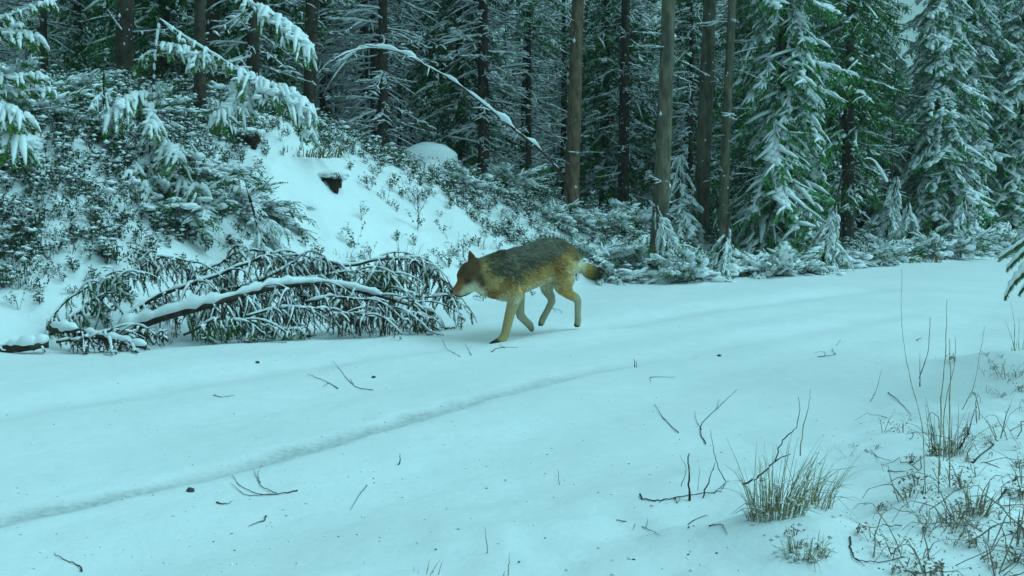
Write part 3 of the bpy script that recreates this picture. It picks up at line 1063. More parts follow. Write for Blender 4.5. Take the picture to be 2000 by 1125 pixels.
def finish_bough_tree(name, label, cat, loc, N, W, S, wood_name='branches', wood_mat=None):
    t = thing(name, label, cat, loc)
    link(wood_name, W.mesh(wood_name, wood_mat or M_TWIG, True, loc), t, 'stuff' if wood_name == 'branches' else None)
    if N.n:
        link('needles', N.mesh('needles', M_NEEDLE, False, loc), t, 'stuff')
    if S.n:
        link('snow_cover', S.mesh('snow_cover', M_SNOW, True, loc), t, 'stuff')
    return t


rb = np.random.default_rng(21)
# the snow bent sapling on the left bank
N, W, S = MB(), MB(), MB()
Y0 = 12.0
base = at_ground(300, Y0)
stem = densify([base, at(303, 300, Y0), at(300, 170, Y0), at(304, 90, Y0), at(312, 38, Y0)], 8)
W.add(tube(stem, np.interp(np.linspace(0, 1, len(stem)), [0, 1], [0.022, 0.010]), 6))
for k in range(16):       # snow stuck to the stem
    p = stem[rb.integers(8, len(stem))]
    S.add(blob(p + [0.004, -0.008, 0], (0.017, 0.017, rb.uniform(0.02, 0.07)), rb))
main = [at(312, 38, Y0), at(360, 72, 11.9), at(420, 108, 11.7), at(470, 140, 11.55), at(520, 165, 11.4), at(570, 180, 11.3), at(612, 218, 11.2)]
custom_bough(rb, main[:4], 0.10, 9, 0.5, 0.6, N, W, S, 0.012, 0.6)
custom_bough(rb, main[3:], 0.30, 12, 1.0, 2.4, N, W, S, 0.010, 1.0, 0.0)
custom_bough(rb, [at(470, 140, 11.55), at(468, 170, 11.5), at(452, 200, 11.42), at(418, 232, 11.3)], 0.26, 10, 1.0, 2.6, N, W, S, 0.008, 0.9, 0.05)
custom_bough(rb, [at(555, 185, 11.35), at(585, 210, 11.3), at(600, 240, 11.25), at(608, 262, 11.2)], 0.18, 6, 1.0, 1.6, N, W, S, 0.006, 1.1, 0.0)
custom_bough(rb, [at(303, 90, Y0), at(335, 92, 11.9), at(375, 100, 11.8), at(420, 122, 11.7)], 0.17, 9, 1.0, 2.0, N, W, S, 0.007, 0.8, 0.15)
custom_bough(rb, [at(303, 100, Y0), at(280, 112, 12.1), at(262, 140, 12.1)], 0.10, 6, 0.8, 0.8, N, W, S, 0.006, 0.8)
custom_bough(rb, [at(302, 185, Y0), at(270, 186, 11.8), at(238, 200, 11.6), at(205, 240, 11.5)], 0.20, 9, 1.0, 1.6, N, W, S, 0.007, 0.9)
custom_bough(rb, [at(302, 200, Y0), at(290, 215, 11.7), at(300, 240, 11.5), at(292, 250, 11.4)], 0.16, 7, 1.0, 1.6, N, W, S, 0.006, 0.9)
custom_bough(rb, [at(303, 265, Y0), at(330, 285, 11.6), at(352, 310, 11.3)], 0.22, 8, 1.0, 2.0, N, W, S, 0.007, 0.9)
custom_bough(rb, [at(303, 300, Y0), at(270, 320, 11.6), at(245, 345, 11.2), at(190, 392, 11.0)], 0.24, 10, 1.0, 2.0, N, W, S, 0.007, 0.9)
custom_bough(rb, [at(303, 330, Y0), at(285, 360, 11.4), at(283, 410, 11.0)], 0.20, 8, 1.0, 2.0, N, W, S, 0.006, 0.9)
custom_bough(rb, [at(303, 330, Y0), at(345, 350, 11.6), at(400, 370, 11.3)], 0.24, 8, 0.7, 0.8, N, W, S, 0.006, 0.8)
finish_bough_tree('bent_spruce', 'thin spruce sapling bent sideways at the top by white snow on the left bank', 'tree', base, N, W, S)

# boughs of the trees outside the frame
N, W, S = MB(), MB(), MB()
base = at_ground(395, 14.8)
tr = densify([base, base + [0.02, 0, 2.2], base + [-0.04, 0.05, 4.6], base + [0.0, 0, 7.5]], 6)
W.add(tube(tr, np.interp(np.linspace(0, 1, len(tr)), [0, 1], [0.085, 0.02]), 9))
custom_bough(rb, [at(398, -60, 14.8), at(450, -22, 13.4), at(500, 12, 12.2), at(545, 38, 12.0), at(588, 72, 11.9), at(606, 96, 11.85)], 0.24, 15, 1.0, 2.2, N, W, S, 0.014, 0.8, 0.35)
for k in range(30):
    z = base[2] + rb.uniform(2.4, 7.2); a = rb.uniform(0, 6.28)
    L = rb.uniform(0.7, 1.5)
    p0 = np.array([base[0], base[1], z])
    dv = np.array([math.cos(a), math.sin(a), 0])
    custom_bough(rb, [p0, p0 + dv * L * 0.5 + [0, 0, 0.02], p0 + dv * L + [0, 0, -0.3 * L]], 0.22, 6, 0.5, 0.4, N, W, S, 0.010, 0.7, 0.25)
finish_bough_tree('spruce', 'dark spruce whose long white bough slants down at the top left', 'tree', base, N, W, S)

N, W, S = MB(), MB(), MB()
base = at_ground(-210, 9.6)
tr = densify([base, base + [0.02, 0, 1.5], base + [0.0, 0.05, 3.5], base + [0.0, 0, 6.0]], 6)
W.add(tube(tr, np.interp(np.linspace(0, 1, len(tr)), [0, 1], [0.075, 0.015]), 9))
for pts, w in [([at(-210, 40, 9.6), at(-90, 30, 9.5), at(0, 35, 9.4), at(70, 12, 9.4), at(110, 2, 9.4)], 0.10),
               ([at(-210, 60, 9.6), at(-80, 40, 9.6), at(-10, 45, 9.6), at(55, 40, 9.6)], 0.14),
               ([at(-210, 20, 9.6), at(-60, 40, 9.5), at(20, 62, 9.4), at(78, 74, 9.4)], 0.14),
               ([at(-210, 130, 9.6), at(-80, 135, 9.5), at(20, 150, 9.4), at(80, 146, 9.4)], 0.13),
               ([at(-210, 190, 9.6), at(-80, 185, 9.5), at(10, 180, 9.4), at(110, 174, 9.4)], 0.09),
               ([at(-210, 200, 9.6), at(-90, 198, 9.4), at(0, 210, 9.3), at(55, 232, 9.2)], 0.20),
               ([at(-210, 260, 9.6), at(-90, 240, 9.4), at(0, 252, 9.3), at(50, 282, 9.2)], 0.22)]:
    custom_bough(rb, pts, w, 9, 0.95, 1.4, N, W, S, 0.010, 0.5, 0.35)
for k in range(26):
    z = base[2] + rb.uniform(0.6, 5.8); a = rb.uniform(0, 6.28)
    if math.cos(a) > 0.2 and z < base[2] + 2.6:
        continue
    L = rb.uniform(0.5, 0.9)
    p0 = np.array([base[0], base[1], z]); dv = np.array([math.cos(a), math.sin(a), 0])
    custom_bough(rb, [p0, p0 + dv * L * 0.5 + [0, 0, 0.02], p0 + dv * L + [0, 0, -0.3 * L]], 0.22, 6, 0.9, 1.2, N, W, S, 0.010, 0.7, 0.25)
finish_bough_tree('spruce', 'near spruce at the left edge holding thin boughs with white pads', 'tree', base, N, W, S)

N, W, S = MB(), MB(), MB()
base = at_ground(2420, 6.4)
tr = densify([base, base + [0.0, 0, 1.2], base + [0.0, 0.03, 2.8], base + [0.0, 0, 4.5]], 6)
W.add(tube(tr, np.interp(np.linspace(0, 1, len(tr)), [0, 1], [0.06, 0.012]), 9))
rbn = np.random.default_rng(8)
def finger(rg, P, w, sr):
    P = densify(P, 6)
    W.add(tube(P, np.linspace(0.006, 0.003, len(P)), 5))
    for _k in range(4):
        N.add(feather(P - [0, 0, 0.006], w * 1.9, 0.005, rg, down=1.6))
    sr *= 0.68
    r = np.interp(np.linspace(0, 1, len(P)), [0, 0.6, 1], [sr, sr * 0.9, sr * 0.3]) * rg.uniform(0.6, 1.35, len(P))
    S.add(tube(P + np.array([0, 0, 1.0]) * (0.5 * r + 0.008)[:, None], r, 8, lump=0.12, rg=rg))


finger(rbn, [at(2420, 380, 6.4), at(2250, 392, 6.2), at(2120, 415, 6.05), at(2030, 448, 5.95), at(1990, 478, 5.9), at(1950, 506, 5.9)], 0.018, 0.026)
finger(rbn, [at(2060, 432, 6.0), at(2020, 470, 5.9), at(1990, 500, 5.88), at(1966, 526, 5.88)], 0.017, 0.022)
finger(rbn, [at(2100, 420, 6.0), at(2040, 480, 5.85), at(2000, 528, 5.8), at(1975, 556, 5.8), at(1962, 582, 5.8)], 0.018, 0.026)
finger(rbn, [at(2120, 415, 6.0), at(2050, 490, 5.9), at(2010, 545, 5.88), at(1990, 574, 5.88)], 0.016, 0.014)
finger(rbn, [at(2080, 425, 6.0), at(2030, 500, 5.95), at(1998, 535, 5.95), at(1983, 552, 5.95)], 0.015, 0.014)
finger(rbn, [at(2060, 430, 6.05), at(2025, 452, 6.1), at(1998, 462, 6.15)], 0.018, 0.03)
custom_bough(rbn, [at(2420, 180, 6.4), at(2250, 200, 6.3), at(2120, 230, 6.25), at(2030, 266, 6.2)], 0.12, 12, 0.8, 0.8, N, W, S, 0.010, 0.7, 0.3, 0.02)
for k in range(30):
    z = base[2] + rbn.uniform(0.3, 4.3); a = rbn.uniform(0, 6.28)
    if math.cos(a) < -0.1:
        continue
    L = rbn.uniform(0.5, 1.0)
    p0 = np.array([base[0], base[1], z]); dv = np.array([math.cos(a), math.sin(a), 0])
    custom_bough(rbn, [p0, p0 + dv * L * 0.5 + [0, 0, 0.02], p0 + dv * L + [0, 0, -0.3 * L]], 0.20, 6, 0.9, 1.2, N, W, S, 0.010, 0.7, 0.25, 0.02)
finish_bough_tree('spruce', 'near spruce at the right edge drooping a dark bough under thick snow over the road', 'tree', base, N, W, S)

# ------------------------------------------------------------------ bowed birch
rg = np.random.default_rng(31)
W, S = MB(), MB()
Yb = 17.5
bend = [at_ground(1118, 19.6), at(1108, 368, 19.4), at(1088, 330, 18.9), at(1058, 296, 18.3), at(1020, 265, 17.8), at(975, 228, 17.7), at(930, 192, 17.6), at(880, 155, 17.5), at(830, 128, 17.5), at(785, 104, 17.4), at(740, 95, 17.4), at(700, 99, 17.3), at(676, 116, 17.3), at(655, 122, 17.3)]
Pb = densify(bend, 6)
s = np.linspace(0, 1, len(Pb))
W.add(tube(Pb, np.interp(s, [0, 1], [0.028, 0.006]), 7))
ss = (s > 0.22)
rr = np.interp(s, [0, 0.3, 0.7, 1], [0.02, 0.034, 0.036, 0.014]) * np.clip(1 + 1.7 * vnoise(s * 30, s * 0, 3), 0.25, 1.8)
S.add(tube((Pb + np.array([0, 0, 1.0]) * (rr * 0.75 + 0.008)[:, None])[ss], rr[ss], 7, lump=0.12, rg=rg))
for k in range(16):
    i = rg.integers(14, len(Pb) - 2)
    l = rg.uniform(0.12, 0.45)
    dv = np.array([rg.normal() * 0.5, rg.normal() * 0.5, -0.8]); dv /= np.linalg.norm(dv)
    T = np.array([Pb[i], Pb[i] + dv * l * 0.5 + [0.02, 0, 0.02], Pb[i] + dv * l])
    W.add(tube(T, [0.005, 0.004, 0.002], 3)); S.add(tube(T[:2] + [0, 0, 0.012], [0.014, 0.006], 4))
for k in range(9):
    i = int(rg.integers(26, len(Pb) - 4))
    tdir = Pb[i + 1] - Pb[i]; tdir /= np.linalg.norm(tdir)
    l = rg.uniform(0.25, 0.7)
    dv = tdir * 0.9 + np.array([0, rg.normal() * 0.5, rg.uniform(-0.5, 0.45)]); dv /= np.linalg.norm(dv)
    q = np.linspace(0, 1, 5)
    T = Pb[i] + np.outer(q, dv * l) + np.outer(q ** 2, [0, 0, -0.35 * l])
    W.add(tube(T, np.linspace(0.007, 0.002, 5), 4))
    S.add(tube(T + [0, 0, 0.012], np.array([0.012, 0.016, 0.013, 0.009, 0.004]) * rg.uniform(0.6, 1.4, 5), 5))
t = thing('bowed_birch', 'slender leafless birch bowed into an arch under a rope of white snow', 'tree', bend[0])
link('stem', W.mesh('stem', M_TWIG, True, bend[0]), t)
link('snow_cover', S.mesh('snow_cover', M_SNOW, True, bend[0]), t)

# leaning snowy pole right of the thin trunk, and others
for pts, lab in [([(1660, 22.0, 330), (1700, 22.0, 312), (1722, 22.0, 338), (1733, 22.0, 358)], None),]:
    P = [at(x, y, Y) for x, Y, y in pts]
    P = [at_ground(1652, 22.2)] + P
    Pd = densify(P, 6)
    b = at_ground(1652, 22.2)
    t = thing('bent_sapling', 'small leafless sapling with a hooked white tip before the gap in the spruces', 'sapling', b)
    W, S = MB(), MB()
    W.add(tube(Pd, np.linspace(0.018, 0.005, len(Pd)), 5))
    q = Pd[10:]
    S.add(tube(q + [0, 0, 0.03], np.interp(np.linspace(0, 1, len(q)), [0, 0.5, 1], [0.012, 0.03, 0.028]), 6, lump=0.2, rg=rg))
    link('stem', W.mesh('stem', M_TWIG, True, b), t); link('snow_cover', S.mesh('snow_cover', M_SNOW, True, b), t)

# thin dark sapling trunks in the pale gap
for px, Y, wp, ptop, lab in [(1737, 30.0, 9, 250, 'short dark pole like stem left in the pale gap'), (1783, 31.5, 7, 280, 'thin dark pole like stem right in the pale gap')]:
    b = at_ground(px, Y)
    t = thing('dead_stem', lab, 'tree', b)
    H = 5.2
    me, P = trunk_mesh(rg, H, wp / FPX * Y / 2, 0.01, 7, 'trunk', M_BARK)
    link('trunk', me, t)
    stub_branches(rg, t, P, 0.05, 0.8, 5.0, 24, lmax=0.8)

# ------------------------------------------------------------------ boulders and bare soil


MOUNDS = []


def snow_mound(name, label, cat, px0, px1, py_top, Y, seed, depth=0.8, flat=0.55):
    rg = np.random.default_rng(seed)
    a, b = at(px0, py_top, Y), at(px1, py_top, Y)
    cx = (a[0] + b[0]) / 2; wx = (b[0] - a[0]) / 2
    zg = hz(cx, Y)
    h = min(max(0.26, a[2] - zg), 0.75)
    if Y > 18:
        MOUNDS.append((cx, Y, wx))
    t = thing(name, label, cat, (cx, Y, zg))
    V, T = blob((0, 0.05, h * 0.02), (wx * 0.8, wx * depth * 0.75, h * 0.6), rg, True, 0.3)
    link('stone', mesh_from('stone', V, T, M_STONE), t)
    V = ICO3_V.copy()
    k = 1 + 0.28 * (vnoise(V[:, 0] * 1.3 + seed, V[:, 1] * 1.3 + V[:, 2]) + 0.6 * vnoise(V[:, 0] * 3.1, V[:, 1] * 3.1 + seed))
    z = np.where(V[:, 2] > 0, np.abs(V[:, 2]) ** flat, V[:, 2] * 1.3)
    tilt = 0.40 + 0.60 * sstep(-1.0, 0.15, V[:, 0]) - 0.12 * sstep(0.5, 1.0, V[:, 0])
    V = np.stack([V[:, 0] * wx * 1.08 * k, V[:, 1] * wx * depth * k + 0.05, h * 0.16 + z * h * 0.82 * tilt * (0.8 + 0.2 * k)], 1)
    link('snow_cap', mesh_from('snow_cap', V, ICO3_T, M_SNOW), t)
    return t


snow_mound('boulder', 'flat topped boulder under a thick snow slab among the slim trunks', 'boulder', 752, 892, 276, 20.4, 3, flat=0.36)
snow_mound('boulder', 'rounded snow buried boulder on the bank top at far left', 'boulder', 62, 142, 184, 14.7, 9, flat=0.75)
snow_mound('boulder', 'low snow buried boulder between the leaning sapling and a rounded one', 'boulder', 158, 250, 195, 15.3, 12, flat=0.7)


def soil(label, px, py, wpx, hpx, seed, name='soil_hollow', fringe=True):
    rg = np.random.default_rng(seed)
    p = hit(px, py + hpx * 0.45)
    Y = p[1]
    w = wpx / FPX * Y / 2; h = hpx / FPX * Y / 2
    t = thing(name, label, 'bare soil', p)
    S = MB()
    S.add(blob((0, 0.05, h * 0.75), (w, w * 0.55, h * 0.85), rg, True, 0.6))
    S.add(blob((w * 0.35, 0.0, h * 0.2), (w * 0.45, w * 0.4, h * 0.7), rg, True, 0.6))
    S.add(blob((-w * 0.6, 0.03, h * 1.0), (w * 0.6, w * 0.4, h * 0.35), rg, True, 0.6))
    link('soil', S.mesh('soil', M_SOIL, True), t)
    Rt = MB()
    for k in range(26):
        a = rg.uniform(-1, 1)
        p0 = np.array([a * w, -w * 0.35, h * rg.uniform(1.0, 2.0)])
        l = h * rg.uniform(0.7, 1.6)
        T = np.array([p0, p0 + [rg.normal() * 0.03, -0.03, -l * 0.5], p0 + [rg.normal() * 0.05, -0.02, -l]])
        Rt.add(tube(T, [0.006, 0.005, 0.002], 3))
    link('roots', Rt.mesh('roots', M_TWIG, False), t, 'stuff')
    C = MB()
    C.add(blob((-w * 0.3, 0.06, h * 1.62), (w * 1.6, w * 1.0, h * 0.5), rg, True, 0.3))
    C.add(blob((w * 0.7, 0.14, h * 1.6), (w * 1.0, w * 0.9, h * 0.5), rg, True, 0.3))
    link('snow_cap', C.mesh('snow_cap', M_SNOW, True), t)
    return t


soil('small dark hollow of bare soil under a snow lip on the open slope', 648, 354, 36, 32, 4)
soil('dark hollow of bare soil below the hanging snow fingers on the bank', 486, 270, 38, 34, 6)
soil('dark upturned roots with soil left of the straight reddish trunk', 1078, 352, 62, 40, 8, 'root_plate')
soil('low dark patch of bare soil right of the straight reddish trunk', 1152, 366, 56, 26, 11, 'soil_hollow')


# ------------------------------------------------------------------ dwarf shrubs over the bank and the forest floor (ground cover)
def clump(rg, hgt, nst, leaf, snow, nlf=8, flat=0.0):
    L, W_, S_ = MB(), MB(), MB()
    for k in range(nst):
        a = rg.uniform(0, 6.28); tilt = rg.uniform(0.05 + 0.6 * flat, 1.15 + 0.35 * flat)
        h = hgt * rg.uniform(0.5, 1.1)
        e = np.array([math.cos(a) * math.sin(tilt) * h, math.sin(a) * math.sin(tilt) * h, math.cos(tilt) * h])
        T = np.array([[0, 0, -0.03], e * 0.5 + [0, 0, 0.02], e])
        sdv = np.array([math.sin(a), -math.cos(a), 0]) * 0.0022
        W_.add((np.array([T[0] - sdv, T[0] + sdv, T[1] - sdv, T[1] + sdv, T[2]]), np.array([(0, 1, 3), (0, 3, 2), (2, 3, 4)])))
        for j in range(nlf):
            u = rg.uniform(0.35, 1.0)
            p = np.array([np.interp(u, [0, 0.5, 1], T[:, i]) for i in range(3)]) + rg.normal(size=3) * 0.012
            n = rg.normal(size=3); n /= np.linalg.norm(n)
            b = np.cross(n, rg.normal(size=3)); b /= np.linalg.norm(b)
            l = leaf * rg.uniform(0.7, 1.4)
            V = np.array([p - n * l, p + b * l * 0.45, p + n * l, p - b * l * 0.45])
            L.add((V, np.array([(0, 1, 2), (0, 2, 3)])))
        if rg.random() < snow:
            r = rg.uniform(0.008, 0.034) if rg.random() < 0.95 else rg.uniform(0.035, 0.05)
            jit = rg.uniform(0.45, 1.35, (6, 1))
            S_.add((OCT_V * jit * np.array([r * 1.6, r * 1.0, r * 0.55]) @ rotz(rg.uniform(0, 6.28)).T + T[2] * rg.uniform(0.65, 1.0), OCT_T))
    return L.arrays(), W_.arrays(), S_.arrays()


rc = np.random.default_rng(91)
CL = [clump(rc, h, 6, 0.015, sn) for h, sn in ((0.14, 0.9), (0.19, 0.8), (0.22, 1.0), (0.13, 0.7), (0.27, 1.0), (0.18, 1.0), (0.16, 0.6), (0.24, 0.8))]
L_, W_, S_ = MB(), MB(), MB()
cnt = 0
while cnt < 9300:
    n = 4000
    Y = 9 + 21 * rc.random(n)
    X = rc.uniform(-0.52, 0.5, n) * Y
    d, s = poly_dist(X, Y, EDGE, True); s = s - S_REF
    # density: sparse low on the bank, thick at its shoulder and on the forest floor
    lo = np.interp(s, [0, 3, 4.5, 8, 11, 14, 22], [1.2, 1.6, 2.9, 2.5, 0.9, 0.25, 0.25])
    hi = np.interp(s, [0, 3, 4.5, 8, 11, 14, 22], [2.5, 3.2, 4.8, 4.0, 1.9, 0.8, 0.9])
    lf = sstep(-2.1, -3.0, X + (Y - 12) * 0.28)
    lo = lo * (1 - lf) + 1.0 * lf; hi = hi * (1 - lf) + 2.3 * lf
    den = 0.03 + 0.09 * sstep(0.5, 1.6, d) + 0.93 * sstep(lo, hi, d + 0.9 * fbm(X * 0.9, Y * 0.9, 81, 3))
    den *= np.clip(0.75 + 1.1 * fbm(X * 1.4, Y * 1.4, 83, 2), 0.06 + 0.18 * lf, 1.2) * (1 + 0.35 * lf)
    # the open white ride between the shrubs and the boulder on the right of the mound
    den *= 1 - 0.85 * np.exp(-(((X + 2.6) / 0.9) ** 2 + ((Y - 13.6) / 1.6) ** 2))
    for mx_, my_, mw_ in MOUNDS:
        den = den * np.where(((X - mx_) / (mw_ * 1.25)) ** 2 + ((Y - my_ + 0.6) / 1.1) ** 2 < 1, 0.12, 1.0)
    keep = (d > 0.35) & (rc.random(n) < den * np.clip(1.6 - Y / 22, 0.35, 1))
    X, Y = X[keep], Y[keep]
    Z = terrain(X, Y)
    for x, y, z in zip(X, Y, Z):
        if cnt >= 9300:
            break
        c = CL[rc.integers(len(CL))]
        M = rotz(rc.uniform(0, 6.28)) * rc.uniform(0.65, 1.3)
        o = np.array([x, y, z])
        L_.add(xform(c[0], M, o)); W_.add(xform(c[1], M, o)); S_.add(xform(c[2], M, o))
        cnt += 1
for nm, b, m in (('shrub_leaves', L_, M_LEAF),):
    gc = link('ground_cover', b.mesh('ground_cover', m, False), None, 'stuff')
    gc['label'] = 'dwarf berry shrubs speckling the snowy bank and forest floor'; gc['category'] = 'ground cover'
    link('stems', W_.mesh('stems', M_TWIG, False), gc, 'stuff')
    link('snow_cover', S_.mesh('snow_cover', M_SNOW, True), gc, 'stuff')

# heath and dead leaves on the near verge at lower right
L_, W_, S_ = MB(), MB(), MB()
cnt = 0
CV = [clump(rc, h, 5, lf, 0.0, 6, 1.0) for h, lf in ((0.10, 0.006), (0.16, 0.006), (0.24, 0.005), (0.08, 0.008))]
while cnt < 105:
    px = rc.uniform(1500, 2060); py = rc.uniform(690, 1160)
    wgt = sstep(1560, 1960, px) * 0.9 + 0.55 * math.exp(-(((px - 1850) / 90) ** 2 + ((py - 1010) / 70) ** 2)) + 0.6 * math.exp(-(((px - 1560) / 45) ** 2 + ((py - 1080) / 30) ** 2))
    if px < 1830 and py < 820:
        wgt = 0
    if rc.random() > wgt * 0.85:
        continue
    p = hit(px, py)
    c = CV[rc.integers(len(CV))]
    M = rotz(rc.uniform(0, 6.28)) @ np.diag([1.0, 1.0, 0.8]) * rc.uniform(0.4, 1.1)
    for b, a in ((L_, c[0]), (W_, c[1]), (S_, c[2])):
        b.add(xform(a, M, p))
    cnt += 1
for k in range(90):        # dead stems bent over the snow
    px = rc.uniform(1640, 2040); py = rc.uniform(800, 1140)
    if rc.random() > sstep(1600, 1950, px) * 0.9 + 0.1:
        continue
    p = hit(px, py)
    a = rc.uniform(0, 6.28); l = rc.uniform(0.06, 0.30); hh = rc.uniform(0.01, 0.12)
    q = np.linspace(0, 1, 7)
    T = p + np.outer(q, [math.cos(a) * l, math.sin(a) * l, 0]) + np.outer(np.sin(q * 2.6) * hh, [0, 0, 1.0]) + rc.normal(size=(7, 3)) * 0.005
    W_.add(tube(T, np.linspace(0.0020, 0.0008, 7) * rc.uniform(0.7, 1.3), 4))
hv = link('heath_cover', L_.mesh('heath_cover', M_HEATH, False), None, 'stuff')
hv['label'] = 'brown withered heath poking through the snow on the near verge'; hv['category'] = 'ground cover'
link('stems', W_.mesh('stems', M_HEATH, False), hv, 'stuff')


# ------------------------------------------------------------------ brushwood: felled spruce limbs
def limb(pts, r0, label, seed, hang=26, hl=(0.08, 0.26), snow_r=1.0, name='fallen_branch', r1=None, hang_from=0.15, green=0.25, lift=0.0, sub=5, nw=0.017):
    """pts: (px, py, Y) along the limb"""
    rg = np.random.default_rng(seed)
    P = densify([at(*p) + [0, 0, lift] for p in pts], 7)
    s = np.linspace(0, 1, len(P))
    P = P + np.stack([vnoise(s * 11 + seed * 3, s * 0 + j_, 40 + j_) for j_ in range(3)], 1) * np.array([0.03, 0.05, 0.035]) * (0.3 if r0 > 0.025 else 1.0)
    base = P[0].copy()
    W, N, S = MB(), MB(), MB()
    r1 = r1 or max(0.004, r0 * 0.25)
    rad = np.interp(s, [0, 1], [r0, r1])
    W.add(tube(P, rad, 8 if r0 > 0.02 else 6, lump=0.08, rg=rg))
    # snow lying along the top, broken in places
    srad = rad * rg.uniform(0.35, 1.25, len(P)) * snow_r + 0.004
    gk = np.clip((vnoise(s * 9 + seed, s * 0, seed) + (0.6 if r0 > 0.03 else 0.36)) * 3.2, 0, 1)
    srad = srad * (0.25 + 0.75 * gk)
    gate = gk > 0.02
    i = 0
    while i < len(P):
        if gate[i]:
            j = i
            while j + 1 < len(P) and gate[j + 1]:
                j += 1
            if j - i >= 2:
                r = srad[i:j + 1].copy(); r[0] *= 0.4; r[-1] *= 0.4
                S.add(tube(P[i:j + 1] + np.array([0, 0, 1.0]) * (rad[i:j + 1] * 0.85 + r * 0.35)[:, None], r, 7, lump=0.15, rg=rg))
            i = j + 1
        else:
            i += 1

    def hanging(p0, l, dirx):
        n = 5
        q = np.linspace(0, 1, n)
        out = np.array([dirx, rg.normal() * 0.9, 0])
        T = p0 + np.outer(q, out * l * 0.35) + np.outer(q ** 1.4, [0, 0, -l]) + np.outer(np.sin(q * 3), rg.normal(size=3) * 0.02)
        g = terrain(T[:, 0], T[:, 1]) + 0.01
        T[:, 2] = np.maximum(T[:, 2], g)
        W.add(tube(T, np.linspace(0.0042, 0.002, n), 3))
        N.add(feather(T, nw * rg.uniform(0.6, 1.4), 0.008, rg, taper=True))
        if rg.random() < 0.68:
            a = rg.integers(0, 2); e = a + rg.integers(2, 4)
            Ts = T[a:e + 1] + np.array([rg.choice([-1, 1]) * 0.006, -0.004, 0.012])
            S.add(tube(Ts, np.linspace(0.011, 0.004, len(Ts)) * rg.uniform(0.6, 1.3), 4, lump=0.2, rg=rg))
        return T
    hl = (hl[0], hl[1] * 1.25)
    cl_ = rg.uniform(hang_from, 1.0, 9)
    for k in range(int(hang * 1.35)):
        u = float(np.clip(cl_[rg.integers(9)] + rg.normal() * 0.045, hang_from, 0.999)) if rg.random() < 0.75 else hang_from + (1 - hang_from) * rg.random()
        i = min(len(P) - 1, int(u * (len(P) - 1)))
        T = hanging(P[i] + [0, rg.normal() * 0.03, 0], rg.uniform(*hl) * (1.1 - 0.4 * u) * math.exp(rg.normal() * 0.25), rg.normal() * 1.3 + 0.5)
        if rg.random() < 0.5:
            hanging(T[2], rg.uniform(*hl) * 0.6, rg.normal())
    # arching side shoots that carry more hanging sprays
    for k in range(sub):
        u = rg.uniform(0.25, 0.95); i = min(len(P) - 2, int(u * (len(P) - 1)))
        tdir = P[i + 1] - P[i]; tdir /= np.linalg.norm(tdir)
        l = rg.uniform(0.25, 0.6)
        d0 = tdir * 0.8 + np.array([rg.normal() * 0.2, rg.normal() * 0.7, rg.uniform(0.1, 0.6)]); d0 /= np.linalg.norm(d0)
        q = np.linspace(0, 1, 8)
        T = P[i] + np.outer(q, d0 * l) + np.outer(q ** 2, [0, 0, -0.55 * l])
        T[:, 2] = np.maximum(T[:, 2], terrain(T[:, 0], T[:, 1]) + 0.015)
        W.add(tube(T, np.linspace(0.006, 0.0025, 8), 4))
        rr = np.linspace(0.010, 0.005, 8) * rg.uniform(0.2, 1.6, 8)
        S.add(tube(T + np.array([0, 0, 0.009]), rr, 5, lump=0.2, rg=rg))
        for m in range(5):
            hanging(T[rg.integers(2, 8)], rg.uniform(*hl) * 0.7, rg.normal())
    t = thing(name, label, 'branch', base, 0, 'felled limbs heaped beside the road')
    link('stem', W.mesh('stem', M_TWIG, True, base), t)
    if N.n:
        link('sprays', N.mesh('sprays', M_DEADN if rg.random() > green else M_NEEDLE, False, base), t, 'stuff')
    link('snow_cover', S.mesh('snow_cover', M_SNOW, True, base), t, 'stuff')
    return t


limb([(236, 648, 9.0), (330, 615, 9.0), (450, 585, 9.1), (540, 560, 9.3), (620, 555, 9.5), (720, 572, 9.6), (790, 592, 9.7), (850, 612, 9.7)], 0.040,
     'thickest snow topped limb lying lengthwise through the heap', 1, hang=85, hl=(0.12, 0.34), snow_r=1.7, hang_from=0.25, sub=9)
limb([(236, 634, 9.1), (300, 583, 9.2), (372, 553, 9.3), (470, 520, 9.5), (522, 500, 9.6)], 0.020,
     'straight dark limb slanting up from the snow toward the small white spruce', 2, hang=34, hl=(0.08, 0.22), snow_r=0.9, r1=0.010)
limb([(430, 578, 9.6), (500, 548, 9.7), (560, 520, 9.8), (600, 506, 9.9), (645, 508, 9.9), (672, 524, 9.9)], 0.014,
     'arched limb on the crest of the heap above its thickest piece', 3, hang=60, hl=(0.12, 0.32), snow_r=1.2)
limb([(78, 672, 8.8), (110, 612, 8.9), (165, 562, 9.0), (205, 541, 9.1), (262, 541, 9.2)], 0.011,
     'leftmost thin limb curving up out of the road snow', 4, hang=22, hl=(0.06, 0.18), snow_r=0.7)
limb([(85, 668, 8.9), (140, 622, 8.9), (190, 580, 9.0), (248, 550, 9.1)], 0.013, 'straight thin limb leaning among the leftmost arched ones', 5, hang=20, hl=(0.05, 0.16), snow_r=0.7)
limb([(178, 614, 9.1), (215, 565, 9.2), (260, 528, 9.3), (315, 506, 9.4), (365, 514, 9.4), (388, 532, 9.4)], 0.012,
     'high bare arch of a limb above the straight dark slanting one', 6, hang=34, hl=(0.06, 0.2), snow_r=0.7)
limb([(395, 530, 9.7), (440, 508, 9.8), (480, 492, 9.9), (540, 498, 9.9), (575, 515, 9.9)], 0.011, 'low arch of a limb at the back of the heap under the small white spruce', 7, hang=34, hl=(0.08, 0.22), snow_r=1.1)
limb([(640, 530, 9.9), (700, 517, 10.0), (765, 505, 10.1), (812, 508, 10.1), (850, 532, 10.1), (878, 560, 10.1)], 0.014,
     'arched limb at the right end of the heap reaching to the muzzle of the wolf', 8, hang=58, hl=(0.10, 0.28), snow_r=1.1)
